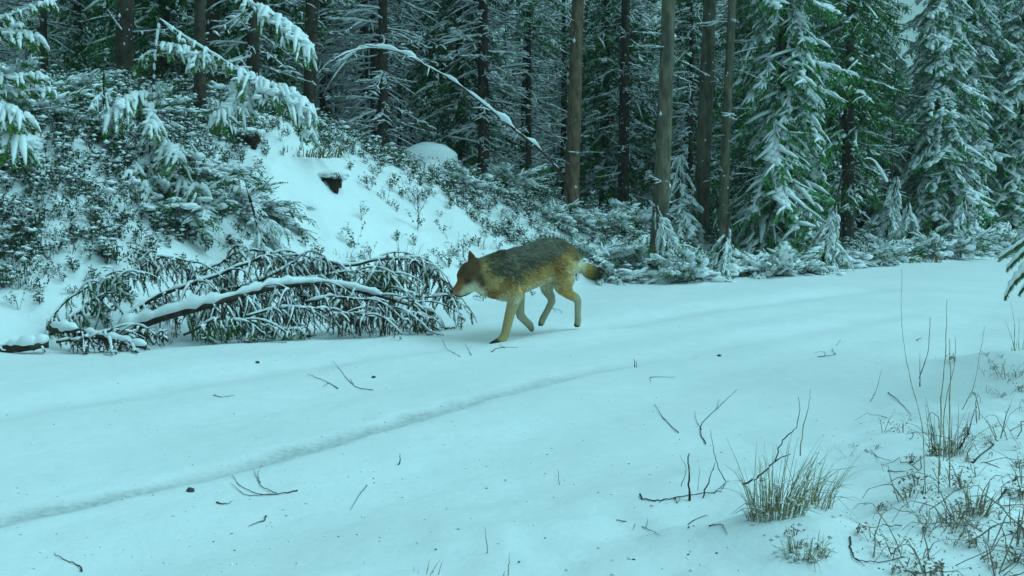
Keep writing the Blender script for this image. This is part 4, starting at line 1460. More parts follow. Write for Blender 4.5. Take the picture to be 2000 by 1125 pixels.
limb([(700, 560, 9.8), (760, 563, 9.8), (815, 577, 9.8), (875, 578, 9.8), (918, 610, 9.7)], 0.013,
     'dark limb tip sticking out of the heap just below the muzzle of the wolf', 9, hang=22, hl=(0.04, 0.12), snow_r=1.3, sub=2)
limb([(600, 590, 9.3), (660, 578, 9.3), (730, 590, 9.4), (790, 610, 9.4), (842, 622, 9.4)], 0.012, 'lowest right limb of the heap against the road snow', 10, hang=50, hl=(0.06, 0.2), snow_r=1.2)
limb([(360, 660, 8.9), (420, 635, 8.9), (480, 640, 8.95), (540, 652, 9.0), (600, 650, 9.1)], 0.010, 'front limb of the heap half sunk in the snow beside the road', 11, hang=60, hl=(0.05, 0.16), snow_r=1.2, lift=0.04)
limb([(100, 655, 8.7), (160, 663, 8.6), (220, 676, 8.5), (285, 690, 8.45)], 0.030, 'short thick snow topped limb pointing at the road from the left of the heap', 12, hang=24, hl=(0.04, 0.12), snow_r=1.5, r1=0.018, sub=4, lift=0.05)
limb([(-60, 704, 8.4), (10, 690, 8.4), (60, 683, 8.4), (96, 679, 8.45)], 0.038, 'dark log end under snow at the left edge beside the road', 13, hang=3, hl=(0.03, 0.08), snow_r=1.3, r1=0.03, sub=0, lift=0.03)
limb([(480, 560, 9.6), (560, 545, 9.7), (640, 535, 9.8), (720, 528, 9.8), (790, 540, 9.9)], 0.012, 'limb threading level through the middle back of the heap', 14, hang=60, hl=(0.10, 0.3), snow_r=1.2)
limb([(300, 600, 9.4), (380, 590, 9.4), (460, 560, 9.5), (540, 575, 9.5), (590, 600, 9.4)], 0.011, 'thin limb drooping over the belly of the thickest piece', 15, hang=55, hl=(0.12, 0.3), snow_r=1.1)
limb([(110, 680, 8.5), (170, 672, 8.5), (240, 668, 8.6), (330, 660, 8.7)], 0.011, 'thin limb in the low brown tangle at the front left of the heap', 16, hang=60, hl=(0.03, 0.09), snow_r=0.9, lift=0.05, sub=8, green=0)
limb([(480, 622, 9.0), (540, 606, 9.1), (620, 612, 9.1), (700, 620, 9.2), (770, 630, 9.2)], 0.010, 'thin drooping limb fronting the right half of the heap', 17, hang=70, hl=(0.06, 0.2), snow_r=1.1, lift=0.02)
limb([(15, 610, 9.6), (40, 540, 9.7), (70, 490, 9.8), (95, 500, 9.8)], 0.008, 'tiny curved shoot with drooping twigs on the bank above the dark log end', 18, hang=16, hl=(0.06, 0.2), snow_r=0.6, sub=2, green=1)

# ------------------------------------------------------------------ grass
def tuft(label, px, py, top_py, nbl, spread_px, seed, lean=0.1, mat=None, name='grass_tuft', droop=0.3, w=0.0022, cat='grass tuft', snow=0.3, group=None):
    rg = np.random.default_rng(seed)
    p = hit(px, py)
    Y = p[1]
    H = (py - top_py) / FPX * Y
    sp = spread_px / FPX * Y / 2
    B, S = MB(), MB()
    for k in range(nbl):
        a = rg.uniform(0, 6.28); r = sp * math.sqrt(rg.random())
        b = np.array([math.cos(a) * r, math.sin(a) * r * 0.7, -0.02])
        h = H * rg.uniform(0.2, 1.0) ** 1.5
        out = np.array([math.cos(a) * rg.uniform(0.05, 0.8) + lean, math.sin(a) * rg.uniform(0.05, 0.8), 0])
        q = np.linspace(0, 1, 5)
        dr = droop * rg.random() ** 2
        T = b + np.outer(q, [0, 0, h]) + np.outer(q ** 1.5, out * h * 0.6) + np.outer(q ** 3, [0, 0, -dr * h]) + np.outer(q ** 2, out * dr * h)
        B.add(tube(T, w * rg.uniform(0.6, 1.3) * np.array([1, 0.95, 0.8, 0.6, 0.25]), 3))
        if rg.random() < snow:
            i = rg.integers(1, 4)
            S.add((OCT_V * rg.uniform(0.4, 1.3, (6, 1)) * np.array([0.009, 0.006, 0.0045]) * rg.uniform(0.4, 1.4) + T[i], OCT_T))
    t = thing(name, label, cat, p, 0, group)
    link('blades', B.mesh('blades', mat or M_GRASSG, False), t, 'stuff')
    if S.n:
        link('snow_cover', S.mesh('snow_cover', M_SNOW, True), t, 'stuff')
    return t


tuft('biggest upright tuft of dry grass beside the near verge of the road', 1515, 1005, 825, 210, 115, 1, 0.15, w=0.0013, droop=0.8, snow=0.75)
tuft('sparse outer blades leaning out of the biggest grass tuft', 1585, 985, 850, 70, 80, 2, 0.3, w=0.0013, droop=0.8)
tuft('drooping grass tuft pressed down by snow right in front of the biggest one', 1572, 1085, 1010, 150, 80, 3, 0.0, droop=1.4, w=0.0015, snow=0.9)
tuft('tight grass tuft with tall stems near the right verge', 1848, 890, 770, 90, 80, 4, 0.02, mat=M_GRASS, w=0.0013, droop=0.6)
tuft('matted dark grass tuft with snow at the lower right', 1850, 1020, 965, 120, 120, 5, 0.1, droop=1.1, w=0.0016, snow=0.8)
tuft('sparse dark grass tuft below the matted one at the lower right', 1905, 1000, 915, 40, 60, 6, 0.1, droop=0.5)
tuft('tan grass hanging over the snow lip on the open slope', 605, 305, 262, 170, 120, 7, 0.2, mat=M_GRASS, droop=1.3, w=0.005)
tuft('tan dry grass tuft at the far road edge under the young spruce', 1765, 512, 482, 90, 60, 8, 0.0, mat=M_GRASS, w=0.006)
tuft('pale dry grass tuft at the far road edge right of the tan one', 1815, 512, 485, 70, 50, 9, 0.1, mat=M_GRASS, w=0.006)
tuft('wispy dry grass tuft on the open slope above the head of the wolf', 930, 485, 445, 26, 60, 10, 0.1, w=0.003)
tuft('wispy dry grass tuft on the open slope left of the other wisps', 790, 500, 455, 26, 60, 11, 0.1, mat=M_GRASS, w=0.003)
tuft('wispy dark grass tuft just above the ear of the wolf', 890, 480, 440, 20, 40, 12, 0.1, w=0.003)
tuft('faint grass wisps on the slope behind the right end of the heap', 670, 500, 470, 24, 60, 13, 0.1, w=0.003)
tuft('few dry blades poking up at the bottom edge of the picture', 830, 1118, 1075, 10, 60, 14, 0.1, w=0.0015)
tuft('tall stalks of dry grass at the right edge under the drooping bough', 1985, 685, 590, 10, 30, 16, 0.0, w=0.002)


# ------------------------------------------------------------------ loose stems, sticks and stones
def stick(paths, label, name='twig', cat='twig', r=0.003, mat=None, stand=None, lift=0.004, nodes=True):
    """paths: list of pixel polylines; on the ground, or upright when stand is the base pixel"""
    P = []
    if stand:
        Y = hit(*stand)[1]
    for pl in paths:
        q = [(at(x, y, Y) if stand else hit(x, y) + [0, 0, lift]) for x, y in pl]
        P.append(densify(q, 5))
    base = P[0][0]
    B = MB()
    rg = np.random.default_rng(int(abs(base[0] * 1000)) + 1)
    for k, pth in enumerate(P):
        r0 = r if k == 0 else r * 0.65
        wob = rg.normal(size=(len(pth), 3)) * r * 0.5
        B.add(tube(pth + wob, np.linspace(r0, r0 * 0.35, len(pth)) * rg.uniform(0.85, 1.2, len(pth)), 5))
        if nodes and k < 2:
            B.add((ICO_V * r0 * 1.5 + pth[0], ICO_T))
    o = tag(link(name, B.mesh(name, mat or M_TWIG, True, base)), label, cat)
    o.location = tuple(base)
    return o


STK = [
    ([[(580, 960), (548, 966), (515, 968), (480, 956), (453, 930)], [(540, 966), (512, 952), (505, 935), (512, 910)], [(530, 967), (490, 970), (462, 955), (450, 945)], [(508, 945), (500, 930), (496, 918)]],
     'forked twig lying on the road just below the wheel track', 0.0030, None),
    ([[(424, 983), (436, 986), (454, 983)]], 'short thick splinter on the snow left of the forked twig', 0.0035, None),
    ([[(520, 1010), (512, 1020), (500, 1023), (486, 1030)]], 'small curled twig on the snow below the forked twig', 0.003, None),
    ([[(160, 1117), (155, 1108), (130, 1096), (106, 1083)]], 'lone hooked twig near the lower left corner', 0.003, None),
    ([[(716, 950), (700, 972), (684, 1000)]], 'thin pale twig sunk in the snow right of the forked twig', 0.002, None),
    ([[(660, 760), (640, 748), (612, 736), (600, 732)], [(640, 750), (630, 757)]], 'left one of two faint twigs on the road above the wheel track', 0.003, None),
    ([[(728, 763), (705, 760), (685, 748), (668, 728), (650, 705)], [(690, 752), (684, 740)]], 'right one of two faint twigs on the road above the wheel track', 0.003, None),
    ([[(418, 773), (436, 777), (458, 774)]], 'little grey twig alone on the left of the road', 0.003, None),
    ([[(898, 697), (880, 687), (866, 668), (860, 655)]], 'bent grass stem left of the planted paw', 0.003, None),
    ([[(920, 694), (914, 682), (908, 672)], [(917, 690), (920, 676)]], 'short grass stem between the bent stem and the planted paw', 0.003, None),
    ([[(960, 688), (978, 680), (1012, 679)], [(985, 680), (975, 674)]], 'twig lying just below the planted paw', 0.004, None),
    ([[(1325, 846), (1300, 822), (1278, 790)], [(1300, 822), (1292, 815)]], 'slanting twig on the open snow left of a branched one', 0.0028, None),
    ([[(1378, 868), (1368, 845), (1372, 828), (1400, 800), (1420, 780), (1440, 762)], [(1370, 840), (1360, 822), (1357, 803)], [(1400, 800), (1405, 780)]], 'branched twig on the open snow above the biggest grass tuft', 0.0030, None),
    ([[(1598, 698), (1610, 697), (1625, 684), (1642, 664)], [(1610, 697), (1606, 688), (1590, 690)]], 'dark forked twig on the far right of the road', 0.0035, None),
    ([[(1250, 968), (1262, 978), (1290, 980), (1318, 974), (1350, 968), (1390, 964), (1416, 946)], [(1318, 974), (1322, 984), (1330, 972)], [(1395, 966), (1422, 940)]],
     'long dark stick lying left of the biggest grass tuft', 0.0036, None),
    ([[(1690, 880), (1712, 893), (1740, 902)], [(1712, 893), (1700, 880)]], 'faint twig on the verge between the two tall grass tufts', 0.0022, None),
    ([[(1735, 922), (1750, 923), (1772, 921)]], 'small straight twig on the verge right of the faint one', 0.003, None),
    ([[(1205, 1018), (1225, 1022), (1262, 1034), (1290, 1048)], [(1262, 1034), (1266, 1014)], [(1240, 1026), (1236, 1038)]], 'spidery dead stalk flat on the snow at the lower middle', 0.0020, None),
    ([[(1345, 1032), (1352, 1020), (1370, 1012), (1384, 1009)]], 'beaded thin twig left of the drooping grass tuft', 0.0024, None),
    ([[(1386, 1030), (1400, 1026), (1414, 1034), (1421, 1046)]], 'small hooked twig right of the beaded one', 0.0024, None),
    ([[(1270, 738), (1290, 737), (1320, 738)], [(1270, 738), (1270, 748)]], 'faint twig on the road right of the wheel track end', 0.0028, None),
    ([[(1790, 665), (1800, 660)], [(1790, 665), (1795, 668)]], 'tiny scrap of bark on the far right of the road', 0.004, None),
    ([[(1985, 935), (1962, 962), (1948, 985)], [(1962, 962), (1975, 955)]], 'dark broken stick at the right edge in the heath', 0.005, None),
    ([[(1660, 1052), (1662, 1075), (1672, 1095), (1700, 1100), (1766, 1090)], [(1672, 1095), (1690, 1108)]], 'angular dark stick on the snow at the lower right', 0.003, None),
    ([[(1900, 905), (1940, 870), (1975, 842), (2000, 830)], [(1940, 870), (1928, 860)]], 'long dark stick slanting to the right edge', 0.004, None),
    ([[(1735, 768), (1755, 785), (1778, 810)]], 'dark slanting stalk standing left of the tall stems', 0.003, None),
]
for paths, lab, r, _ in STK:
    stick(paths, lab, r=r * 0.8)
stick([[(1070, 612), (1080, 603), (1092, 606), (1098, 614)], [(1080, 603), (1086, 612)]], 'small curled twig on the snow behind the hind paws', r=0.003)
STEMS = [
    ([[(1808, 965), (1800, 830), (1778, 740), (1764, 660), (1761, 525)]], (1808, 965), 'very tall thin stem rising left of the right hand stems', 0.0016),
    ([[(1832, 965), (1838, 800), (1846, 700), (1850, 585)]], (1832, 965), 'tallest stem of the clump in the tight grass tuft', 0.0024),
    ([[(1855, 950), (1856, 800), (1856, 700), (1855, 660)]], (1855, 950), 'straight stem in the middle of the tight grass tuft', 0.0024),
    ([[(1842, 900), (1848, 780), (1866, 700), (1866, 660)]], (1842, 900), 'stem with a bent top in the tight grass tuft', 0.0020),
    ([[(1880, 800), (1900, 760), (1912, 700), (1924, 638)]], (1880, 800), 'slanting stem right of the tight grass tuft', 0.0022),
    ([[(1796, 755), (1800, 725), (1812, 690), (1817, 620)], [(1796, 750), (1797, 690)]], (1796, 755), 'pair of dark stalks behind the very tall thin stem', 0.0035),
    ([[(1700, 785), (1710, 765), (1722, 722)], [(1702, 780), (1712, 765)]], (1700, 785), 'small pale stalk on the open snow at right', 0.0025),
    ([[(1873, 878), (1888, 850), (1904, 800)], [(1886, 852), (1892, 835)]], (1873, 878), 'dark slanting broken stalk right of the tall stems', 0.0035),
    ([[(1346, 978), (1345, 930), (1343, 885)]], (1346, 978), 'stubby dark stalk standing over the long dark stick', 0.0042),
    ([[(1372, 972), (1385, 935), (1397, 905)], [(1416, 940), (1400, 905), (1392, 870), (1388, 840)]], (1372, 972), 'crossed pair of thin stalks over the long dark stick', 0.0028),
    ([[(1330, 950), (1340, 915), (1328, 890)], [(1362, 958), (1366, 920), (1366, 905)]], (1350, 975), 'faint short stalks around the stubby dark one', 0.0018),
    ([[(1452, 945), (1490, 925), (1515, 900), (1545, 885)], [(1515, 900), (1530, 860), (1555, 835), (1560, 775)]], (1480, 1000), 'woody dark twig slanting across the biggest grass tuft', 0.0032),
    ([[(1562, 890), (1570, 830), (1580, 790), (1584, 758)]], (1540, 1000), 'tallest thin stem in the biggest grass tuft', 0.0018),
    ([[(778, 908), (781, 898), (780, 886)]], (778, 908), 'tiny upright stem below the wheel track', 0.0028),
    ([[(952, 1080), (950, 1055), (947, 1028)]], (952, 1080), 'short upright stem near the bottom middle', 0.0018),
    ([[(992, 1125), (994, 1100), (995, 1080)], [(984, 1125), (986, 1115)]], (992, 1125), 'short stem cut by the bottom edge of the picture', 0.0018),
    ([[(1092, 948), (1090, 920), (1089, 915)]], (1092, 948), 'faint small stem on the open snow in the middle', 0.0016),
    ([[(818, 432), (816, 395), (815, 360)], [(817, 420), (830, 395), (838, 380)], [(817, 415), (805, 400)]], (818, 435), 'dark branched seedling standing on the open slope', 0.005),
    ([[(1980, 680), (1982, 640), (1974, 590)], [(1990, 682), (1990, 620)]], (1985, 685), 'thin stems at the right edge below the drooping bough', 0.0025),
    ([[(1240, 718), (1238, 700)], [(1242, 718), (1244, 704)]], (1240, 720), 'pair of tiny stems at the far end of the wheel track', 0.004),
]
for paths, st, lab, r in STEMS:
    stick(paths, lab, name='plant_stem', cat='plant stem', r=r, stand=st, mat=M_GRASSG if r < 0.0026 else M_TWIG, nodes=False)

rs = np.random.default_rng(15)
for px, py, w, lab in [(372, 960, 8, 'small dark stone sitting on the snow below the wheel track'),
                       (1405, 696, 4, 'tiny dark crumb on the road at right of the planted paw'),
                       (648, 0, 0, None), (503, 709, 4, 'tiny dark crumb on the left of the road near the heap'),
                       (730, 738, 4, 'tiny dark crumb beside the two faint twigs'),
                       (1780, 905, 5, 'little dark cone on the verge left of the tall stems')]:
    if not lab:
        continue
    p = hit(px, py)
    r = w / FPX * p[1]
    V, T = blob((0, 0, r * 0.35), (r * 1.05, r * 0.8, r * 0.7), rs, True, 0.2)
    o = tag(link('stone', mesh_from('stone', V, T, M_STONE)), lab, 'stone')
    o.location = p

# crumbs of litter and fallen needles strewn over the snow
B = MB()
for k in range(190):
    px = rs.uniform(0, 2000); py = rs.uniform(620, 1125)
    p = hit(px, py)
    if rs.random() < 0.6 and px < 1300 and py > 720 and rs.random() < 0.5:
        continue
    l = rs.uniform(0.0015, 0.005)
    B.add((ICO_V * np.array([l * rs.uniform(0.6, 1.6), l * rs.uniform(0.5, 1.2), l * 0.4]) @ rotz(rs.uniform(0, 3)).T + p + [0, 0, 0.0005], ICO_T))
lt = link('litter', B.mesh('litter', M_TWIG, True), None, 'stuff')
lt['label'] = 'specks of bark and needles strewn on the road snow'; lt['category'] = 'litter'
# soft snow crumbs fallen from the boughs
B = MB()
for k in range(420):
    px = rs.uniform(0, 2000); py = 600 + 525 * rs.random()
    p = hit(px, py)
    r = rs.uniform(0.003, 0.010)
    B.add((OCT_V * np.array([r, r, r * 0.6]) @ rotz(rs.uniform(0, 3)).T + p, OCT_T))
lt = link('snow_crumbs', B.mesh('snow_crumbs', M_SNOW, True), None, 'stuff')
lt['label'] = 'small crumbs of snow fallen on the road'; lt['category'] = 'snow'

# ------------------------------------------------------------------ wolf
TH = R(25)
FW = np.array([-math.cos(TH), -math.sin(TH), 0])
LW = np.array([math.sin(TH), -math.cos(TH), 0])
P0 = at(1000, 670, 9.15); P0[2] = 0
KPX = 9.15 / FPX / 4.1667                     # metres per crop unit


def wpt(cx, cy, l=0.0):
    """wolf point from side view coordinates (crop units), l = offset to the wolf's left"""
    d = ray(840 + cx / 4.1667, 430 + cy / 4.1667)
    t = (np.dot(P0 - CAM, LW) + l) / np.dot(d, LW)
    return CAM + d * t


WB = MB()
Bas = np.stack([FW, LW, np.array([0, 0, 1.0])], 1)


def ball(c, r, klat=1.0, kz=1.0):
    V = ICO3_V * np.array([r, r * klat, r * kz])
    WB.add((V @ Bas.T + c, ICO3_T))


def chain(pts, klat=1.0, step=0.35):
    """pts: (cx, cy, l, r in crop units)"""
    for (a, b) in zip(pts[:-1], pts[1:]):
        pa, pb = wpt(*a[:3]), wpt(*b[:3])
        ra, rbb = a[3] * KPX, b[3] * KPX
        n = max(2, int(np.linalg.norm(pb - pa) / (step * min(ra, rbb))) + 1)
        for u in np.linspace(0, 1, n):
            ball(pa + (pb - pa) * u, ra + (rbb - ra) * u, klat)


# trunk of the body
chain([(530, 430, 0, 130), (620, 425, 0, 172), (720, 400, 0, 182), (830, 375, 0, 178), (930, 328, 0, 182), (1010, 310, 0, 168), (1085, 320, 0, 140), (1140, 345, 0, 100)], 0.66, 0.25)
chain([(600, 530, 0, 120), (660, 510, 0, 125), (760, 470, 0, 110), (880, 430, 0, 95)], 0.8)
# neck and head
chain([(600, 404, 0, 158), (500, 424, 0, 142), (430, 432, 0, 120), (370, 425, 0, 102)], 0.85)
chain([(560, 540, 0, 100), (480, 530, 0, 92), (420, 515, 0, 85)], 0.85)
chain([(385, 400, 0, 92), (320, 425, 0, 86), (290, 455, 0, 74)], 0.95)
chain([(300, 480, 0, 66), (255, 538, 0, 51), (214, 576, 0, 37), (197, 586, 0, 29)], 0.9)
chain([(330, 540, 0, 45), (280, 580, 0, 34), (235, 608, 0, 22)], 0.9)
chain([(370, 500, 0.035, 52), (350, 470, 0.045, 45)], 0.8)
chain([(370, 500, -0.035, 52), (350, 470, -0.045, 45)], 0.8)
# ears
chain([(345, 330, -0.050, 40), (333, 290, -0.058, 27), (322, 250, -0.062, 9)], 0.7)
chain([(408, 345, 0.066, 34), (428, 320, 0.080, 24), (448, 296, 0.090, 9)], 0.6)
# front legs (near planted, far folded)
chain([(640, 500, 0.075, 90), (690, 600, 0.085, 62), (672, 690, 0.085, 49), (640, 800, 0.085, 42), (612, 925, 0.085, 37), (590, 965, 0.085, 37)], 0.8)
chain([(590, 968, 0.085, 30), (545, 990, 0.085, 27), (515, 1000, 0.085, 18)], 1.15)
for dl in (-0.026, -0.009, 0.009, 0.026):
    chain([(540, 990, 0.085 + dl, 17), (505, 998, 0.085 + dl * 1.25, 14), (490, 1003, 0.085 + dl * 1.25, 10)], 0.8)
chain([(650, 520, -0.075, 85), (715, 620, -0.08, 56), (728, 700, -0.08, 44), (735, 775, -0.08, 38), (775, 820, -0.08, 34), (808, 850, -0.08, 34), (826, 885, -0.08, 26)], 0.8)
for dl in (-0.02, -0.007, 0.007, 0.02):
    chain([(815, 865, -0.08 + dl, 15), (822, 895, -0.08 + dl * 1.2, 12)], 0.8)
# hind legs
chain([(1070, 380, 0.07, 112), (1085, 470, 0.085, 92), (1085, 545, 0.09, 70), (1130, 600, 0.09, 44), (1190, 635, 0.09, 37), (1205, 660, 0.09, 33), (1202, 750, 0.09, 30), (1203, 815, 0.09, 31), (1200, 845, 0.09, 30)], 0.75)
chain([(1202, 830, 0.09, 27), (1190, 852, 0.09, 22)], 1.1)
for dl in (-0.02, -0.007, 0.007, 0.02):
    chain([(1200, 845, 0.09 + dl, 15), (1188, 862, 0.09 + dl * 1.2, 12)], 0.8)
chain([(1040, 400, -0.07, 105), (960, 490, -0.085, 72), (945, 560, -0.09, 48), (985, 630, -0.09, 37), (992, 660, -0.09, 34), (955, 735, -0.09, 30), (918, 800, -0.09, 31), (905, 835, -0.09, 30)], 0.75)
for dl in (-0.02, -0.007, 0.007, 0.02):
    chain([(905, 830, -0.09 + dl, 15), (888, 852, -0.09 + dl * 1.2, 12)], 0.8)
# tail
chain([(1130, 300, 0, 60), (1185, 335, 0, 42), (1235, 385, -0.01, 40), (1285, 408, -0.02, 50), (1330, 425, -0.03, 46), (1372, 408, -0.03, 20)], 0.9)

Vw, Tw = WB.arrays()
tmp_me = mesh_from('wolf_rough', Vw, Tw, None)
tmp = link('wolf_rough', tmp_me)
m1 = tmp.modifiers.new('r', 'REMESH'); m1.mode = 'VOXEL'; m1.voxel_size = 0.0085
m2 = tmp.modifiers.new('s', 'SMOOTH'); m2.factor = 0.5; m2.iterations = 7
dg = bpy.context.evaluated_depsgraph_get()
body_me = bpy.data.meshes.new_from_object(tmp.evaluated_get(dg))
bpy.data.objects.remove(tmp)
body_me.name = 'body'
nv = len(body_me.vertices)
bv = np.empty(nv * 3, np.float32); body_me.vertices.foreach_get('co', bv); bv = bv.reshape(-1, 3).astype(float)

# coat pattern: control points in side view coordinates: x, y, colour, fur length
CP = []


def cp(col, ln, *xy):
    for p in xy:
        CP.append((p[0], p[1], *col, ln))


SADDLE = (0.085, 0.080, 0.055); GREYF = (0.20, 0.19, 0.14)
OCHRE = (0.54, 0.31, 0.10); TAN = (0.64, 0.43, 0.17); CREAM = (0.78, 0.68, 0.46); BROWN = (0.12, 0.066, 0.034)
RUST = (0.29, 0.125, 0.045); DKB = (0.07, 0.035, 0.018); LEGG = (0.46, 0.41, 0.28); DARK = (0.035, 0.03, 0.022)
cp(SADDLE, 0.035, (480, 300), (560, 280), (520, 400), (560, 420), (640, 330), (700, 430), (690, 480), (760, 330), (830, 370), (600, 450), (1050, 200), (950, 280), (860, 330), (500, 360))
cp(GREYF, 0.035, (640, 300), (760, 240), (840, 280), (900, 200), (980, 160), (1000, 220), (700, 340), (920, 260))
cp(OCHRE, 0.026, (880, 400), (800, 460), (980, 400), (660, 590), (560, 540), (1110, 300), (1075, 450), (740, 540), (900, 450))
cp((0.54, 0.38, 0.18), 0.014, (665, 690), (640, 800), (612, 925), (590, 960), (690, 620))
cp(TAN, 0.028, (960, 440), (1100, 390), (1150, 350), (780, 520), (700, 570), (1080, 500))
cp(CREAM, 0.028, (800, 580), (900, 540), (980, 520), (1225, 380), (1190, 420), (1215, 350), (600, 640), (700, 630))
cp(CREAM, 0.020, (350, 545), (300, 575), (385, 575), (270, 590), (420, 590))
cp(BROWN, 0.012, (290, 380), (340, 420), (265, 440), (340, 350), (390, 390), (300, 440), (330, 300), (326, 260))
cp(RUST, 0.007, (250, 500), (215, 545), (235, 560))
cp(DKB, 0.016, (300, 490))
cp(BROWN, 0.016, (425, 515), (400, 470))
cp((0.44, 0.31, 0.13), 0.025, (446, 400), (465, 345), (455, 370), (475, 470))
cp(TAN, 0.035, (500, 500), (560, 480))
cp((0.30, 0.14, 0.045), 0.03, (480, 590), (530, 580), (640, 500))
cp(LEGG, 0.010, (1200, 660), (1204, 750), (1202, 840), (988, 650), (950, 740), (905, 830), (930, 590), (735, 780), (800, 840), (822, 885), (725, 690))
cp(OCHRE, 0.014, (1090, 570), (1130, 600))
cp(DARK, 0.008, (500, 1003), (540, 997), (485, 1005), (828, 895), (890, 855), (1190, 862))
cp((0.36, 0.22, 0.05), 0.05, (1265, 390), (1275, 440))
cp(DARK, 0.055, (1320, 430), (1360, 390), (1300, 460), (1350, 420))
cp((0.20, 0.13, 0.06), 0.03, (1150, 240), (1185, 300))
cp((0.32, 0.14, 0.04), 0.028, (1040, 320), (1035, 400))
CP = np.array(CP)


def to_crop(V):
    """project along the wolf's lateral axis into side view coordinates"""
    l = (V - P0) @ LW
    Q_ = V - l[:, None] * LW + 0.0
    # the near and far legs hold their own lateral offset: undo it by projecting from the plane they lie in
    d = V - CAM
    s_ = (np.dot(P0 - CAM, LW) + l)
    D = d / (d @ FWD)[:, None]
    px = 1000 + FPX * (D @ RIGHT); py = 562.5 - FPX * (D @ UPV)
    return (px - 840) * 4.1667, (py - 430) * 4.1667, l


rf = np.random.default_rng(3)


def coat(V, jit=0.0):
    cx, cy, l = to_crop(V)
    jx, jy = cx.copy(), cy.copy()
    if np.any(jit):
        jx = cx + rf.normal(size=len(cx)) * jit; jy = cy + rf.normal(size=len(cy)) * jit * 0.8
    d2 = (jx[:, None] - CP[None, :, 0]) ** 2 + (jy[:, None] - CP[None, :, 1]) ** 2
    w = 1.0 / (d2 + 220.0) ** 1.9
    w /= w.sum(1)[:, None]
    return w @ CP[:, 2:5], w @ CP[:, 5], cx, cy, l


bc, bl, bcx, bcy, bll = coat(bv)
wolf = thing('wolf', 'grey and ochre wolf trotting left across the snowy road with its head low', 'wolf', (P0[0], P0[1], 0.0))
worg = np.array([P0[0], P0[1], 0.0])
bvo = bv - worg
body_me.vertices.foreach_set('co', bvo.astype(np.float32).ravel())
a = body_me.color_attributes.new('Col', 'FLOAT_COLOR', 'POINT')
buf = np.ones((nv, 4), np.float32); buf[:, :3] = bc * 0.85
a.data.foreach_set('color', buf.ravel())
body_me.materials.clear(); body_me.materials.append(M_FUR)
for p in body_me.polygons:
    p.use_smooth = True
body_me.update()
body_o = link('body', body_me, wolf)

# fur: short tapered hairs laid along the coat
nrm = np.empty(nv * 3, np.float32); body_me.vertices.foreach_get('normal', nrm); nrm = nrm.reshape(-1, 3).astype(float)
body_me.calc_loop_triangles()
nt = len(body_me.loop_triangles)
tri = np.empty(nt * 3, np.int32); body_me.loop_triangles.foreach_get('vertices', tri); tri = tri.reshape(-1, 3)
ar = np.linalg.norm(np.cross(bv[tri[:, 1]] - bv[tri[:, 0]], bv[tri[:, 2]] - bv[tri[:, 0]]), axis=1)
rf = np.random.default_rng(3)
NF = 46000
pick = rf.choice(nt, NF, p=ar / ar.sum())
u, v = rf.random(NF), rf.random(NF)
fl = u + v > 1; u[fl] = 1 - u[fl]; v[fl] = 1 - v[fl]
w3 = np.stack([1 - u - v, u, v], 1)
fp = (bv[tri[pick]] * w3[..., None]).sum(1)
fn = (nrm[tri[pick]] * w3[..., None]).sum(1); fn /= np.linalg.norm(fn, axis=1)[:, None]
_pc = to_crop(fp)
fc, fl_, fcx, fcy, _ = coat(fp, np.where((_pc[0] > 430) & (_pc[1] < 620) & (_pc[0] < 1170), 24.0, 5.0))
flow = -FW[None] * 1.0 + np.array([0, 0, -0.55])
flow = np.tile(flow, (NF, 1))
leg = (fcy > 620)
flow[leg] = np.array([0, 0, -1.0]) - FW * 0.15
belly = (fcy > 520) & ~leg
flow[belly] = -FW * 0.7 + np.array([0, 0, -0.7])
flow += rf.normal(size=(NF, 3)) * 0.22
flow -= fn * (flow * fn).sum(1)[:, None]
flow /= np.linalg.norm(flow, axis=1)[:, None] + 1e-9
dirv = flow * 0.86 + fn * rf.uniform(0.22, 0.5, NF)[:, None]
dirv /= np.linalg.norm(dirv, axis=1)[:, None]
Ln = fl_ * rf.uniform(0.7, 1.55, NF)
side = np.cross(dirv, fn); side /= np.linalg.norm(side, axis=1)[:, None] + 1e-9
wd = np.clip(Ln * 0.085, 0.0011, 0.0032)[:, None]
root = fp - fn * 0.003
mid = root + dirv * (Ln * 0.55)[:, None]
tip = root + dirv * Ln[:, None] - fn * (Ln * 0.14)[:, None] + np.array([0, 0, -0.10]) * Ln[:, None]
FV = np.stack([root - side * wd, root + side * wd, mid + side * wd * 0.8, mid - side * wd * 0.8, tip], 1).reshape(-1, 3) - worg
b0 = np.arange(NF)[:, None] * 5
FT = np.concatenate([b0 + np.array([[0, 1, 2]]), b0 + np.array([[0, 2, 3]]), b0 + np.array([[3, 2, 4]])], 0)
# tufts: hairs that lie together share a tone
tuft_n = vnoise(fcx / 16.0, fcy / 11.0, 9) + 0.7 * vnoise(fcx / 40.0 + 5, fcy / 22.0, 13)
var = (rf.uniform(0.72, 1.22, NF) * (1 + 0.42 * tuft_n * (fcy < 640)))[:, None]
var = np.clip(var, 0.3, 1.7)
col = fc * var
dk = np.exp(-((fc.sum(1) - 0.25) / 0.25) ** 2)
guard = (rf.random(NF) < 0.06) & (fcy < 600) & (fcx > 430) & (fcx < 1150)
col[guard] = col[guard] * 0.35
Ln = np.where(guard, Ln * 1.2, Ln)
fleck = (rf.random(NF) < 0.06 * (fcy < 470) * (fcx > 460) * (fc.sum(1) < 0.62))
col[fleck] = np.array([0.27, 0.25, 0.18]) * rf.uniform(0.7, 1.5, fleck.sum())[:, None]
dark_tip = np.where((fcy < 480) & (fcx > 430), 0.75, 0.95)[:, None]
col = col * 1.12
FC = np.stack([col * 0.9, col * 0.9, col, col, col * dark_tip], 1).reshape(-1, 3)
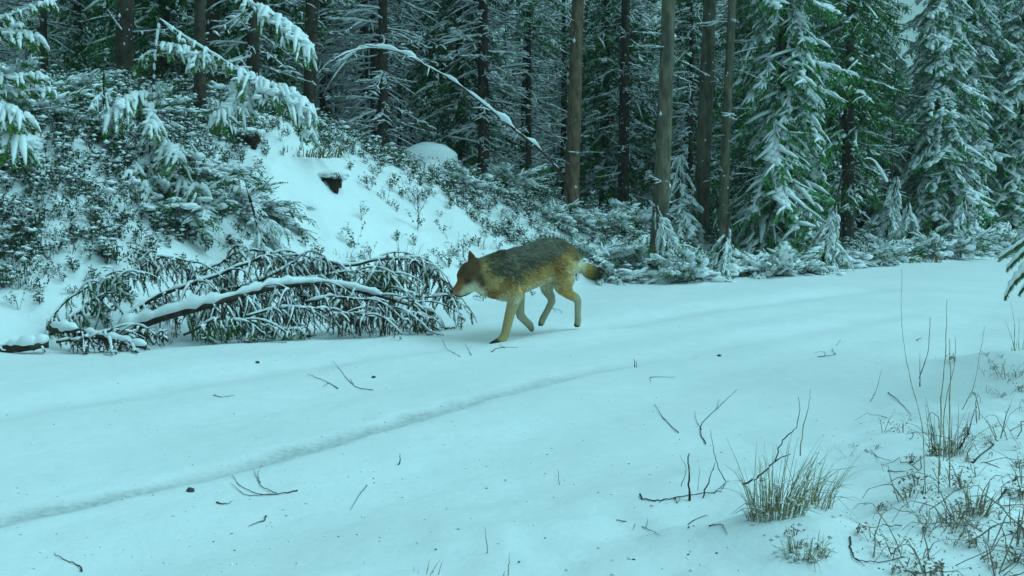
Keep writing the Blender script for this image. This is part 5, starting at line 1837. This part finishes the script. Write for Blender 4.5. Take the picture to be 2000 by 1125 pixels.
fme = mesh_from('fur', FV, FT, M_FUR, False)
a = fme.color_attributes.new('Col', 'FLOAT_COLOR', 'POINT')
buf = np.ones((len(FV), 4), np.float32); buf[:, :3] = np.clip(FC, 0, 0.9)
a.data.foreach_set('color', buf.ravel())
link('fur', fme, wolf, 'stuff')
# face
V, T = blob(wpt(181, 583, 0) - worg, (0.022, 0.019, 0.017), rf, True, 0.06)
link('nose', mesh_from('nose', V, T, M_NOSE), wolf)
for sgn in (1, -1):
    V = ICO3_V * 0.011 @ Bas.T + wpt(284, 480, sgn * 0.052) - worg
    link('eye', mesh_from('eye', V, ICO3_T, M_EYE), wolf)
    mth = densify([wpt(200, 612, sgn * 0.018), wpt(245, 622, sgn * 0.031), wpt(300, 606, sgn * 0.041), wpt(335, 590, sgn * 0.044)], 5)
    link('mouth', mesh_from('mouth', *tube(mth - worg, np.linspace(0.005, 0.004, len(mth)), 6), M_NOSE), wolf)

# ------------------------------------------------------------------ thin winter air
hb = MB()
x0, x1, y0, y1, z0, z1 = -430.0, 430.0, -125.0, 530.0, float(VG[:, 2].min()) - 1.0, 40.0
hb.add((np.array([(x0, y0, z0), (x1, y0, z0), (x1, y1, z0), (x0, y1, z0), (x0, y0, z1), (x1, y0, z1), (x1, y1, z1), (x0, y1, z1)]),
        np.array([(0, 2, 1), (0, 3, 2), (4, 5, 6), (4, 6, 7), (0, 1, 5), (0, 5, 4), (1, 2, 6), (1, 6, 5), (2, 3, 7), (2, 7, 6), (3, 0, 4), (3, 4, 7)])))
M_HAZE = bpy.data.materials.new('haze'); M_HAZE.use_nodes = True
hn = M_HAZE.node_tree.nodes; hn.clear()
ho = hn.new('ShaderNodeOutputMaterial'); hv_ = hn.new('ShaderNodeVolumePrincipled')
hv_.inputs['Color'].default_value = (0.90, 0.95, 0.93, 1); hv_.inputs['Density'].default_value = 0.0011
M_HAZE.node_tree.links.new(hv_.outputs['Volume'], ho.inputs['Volume'])
link('haze', hb.mesh('haze', M_HAZE, False), None, 'stuff')
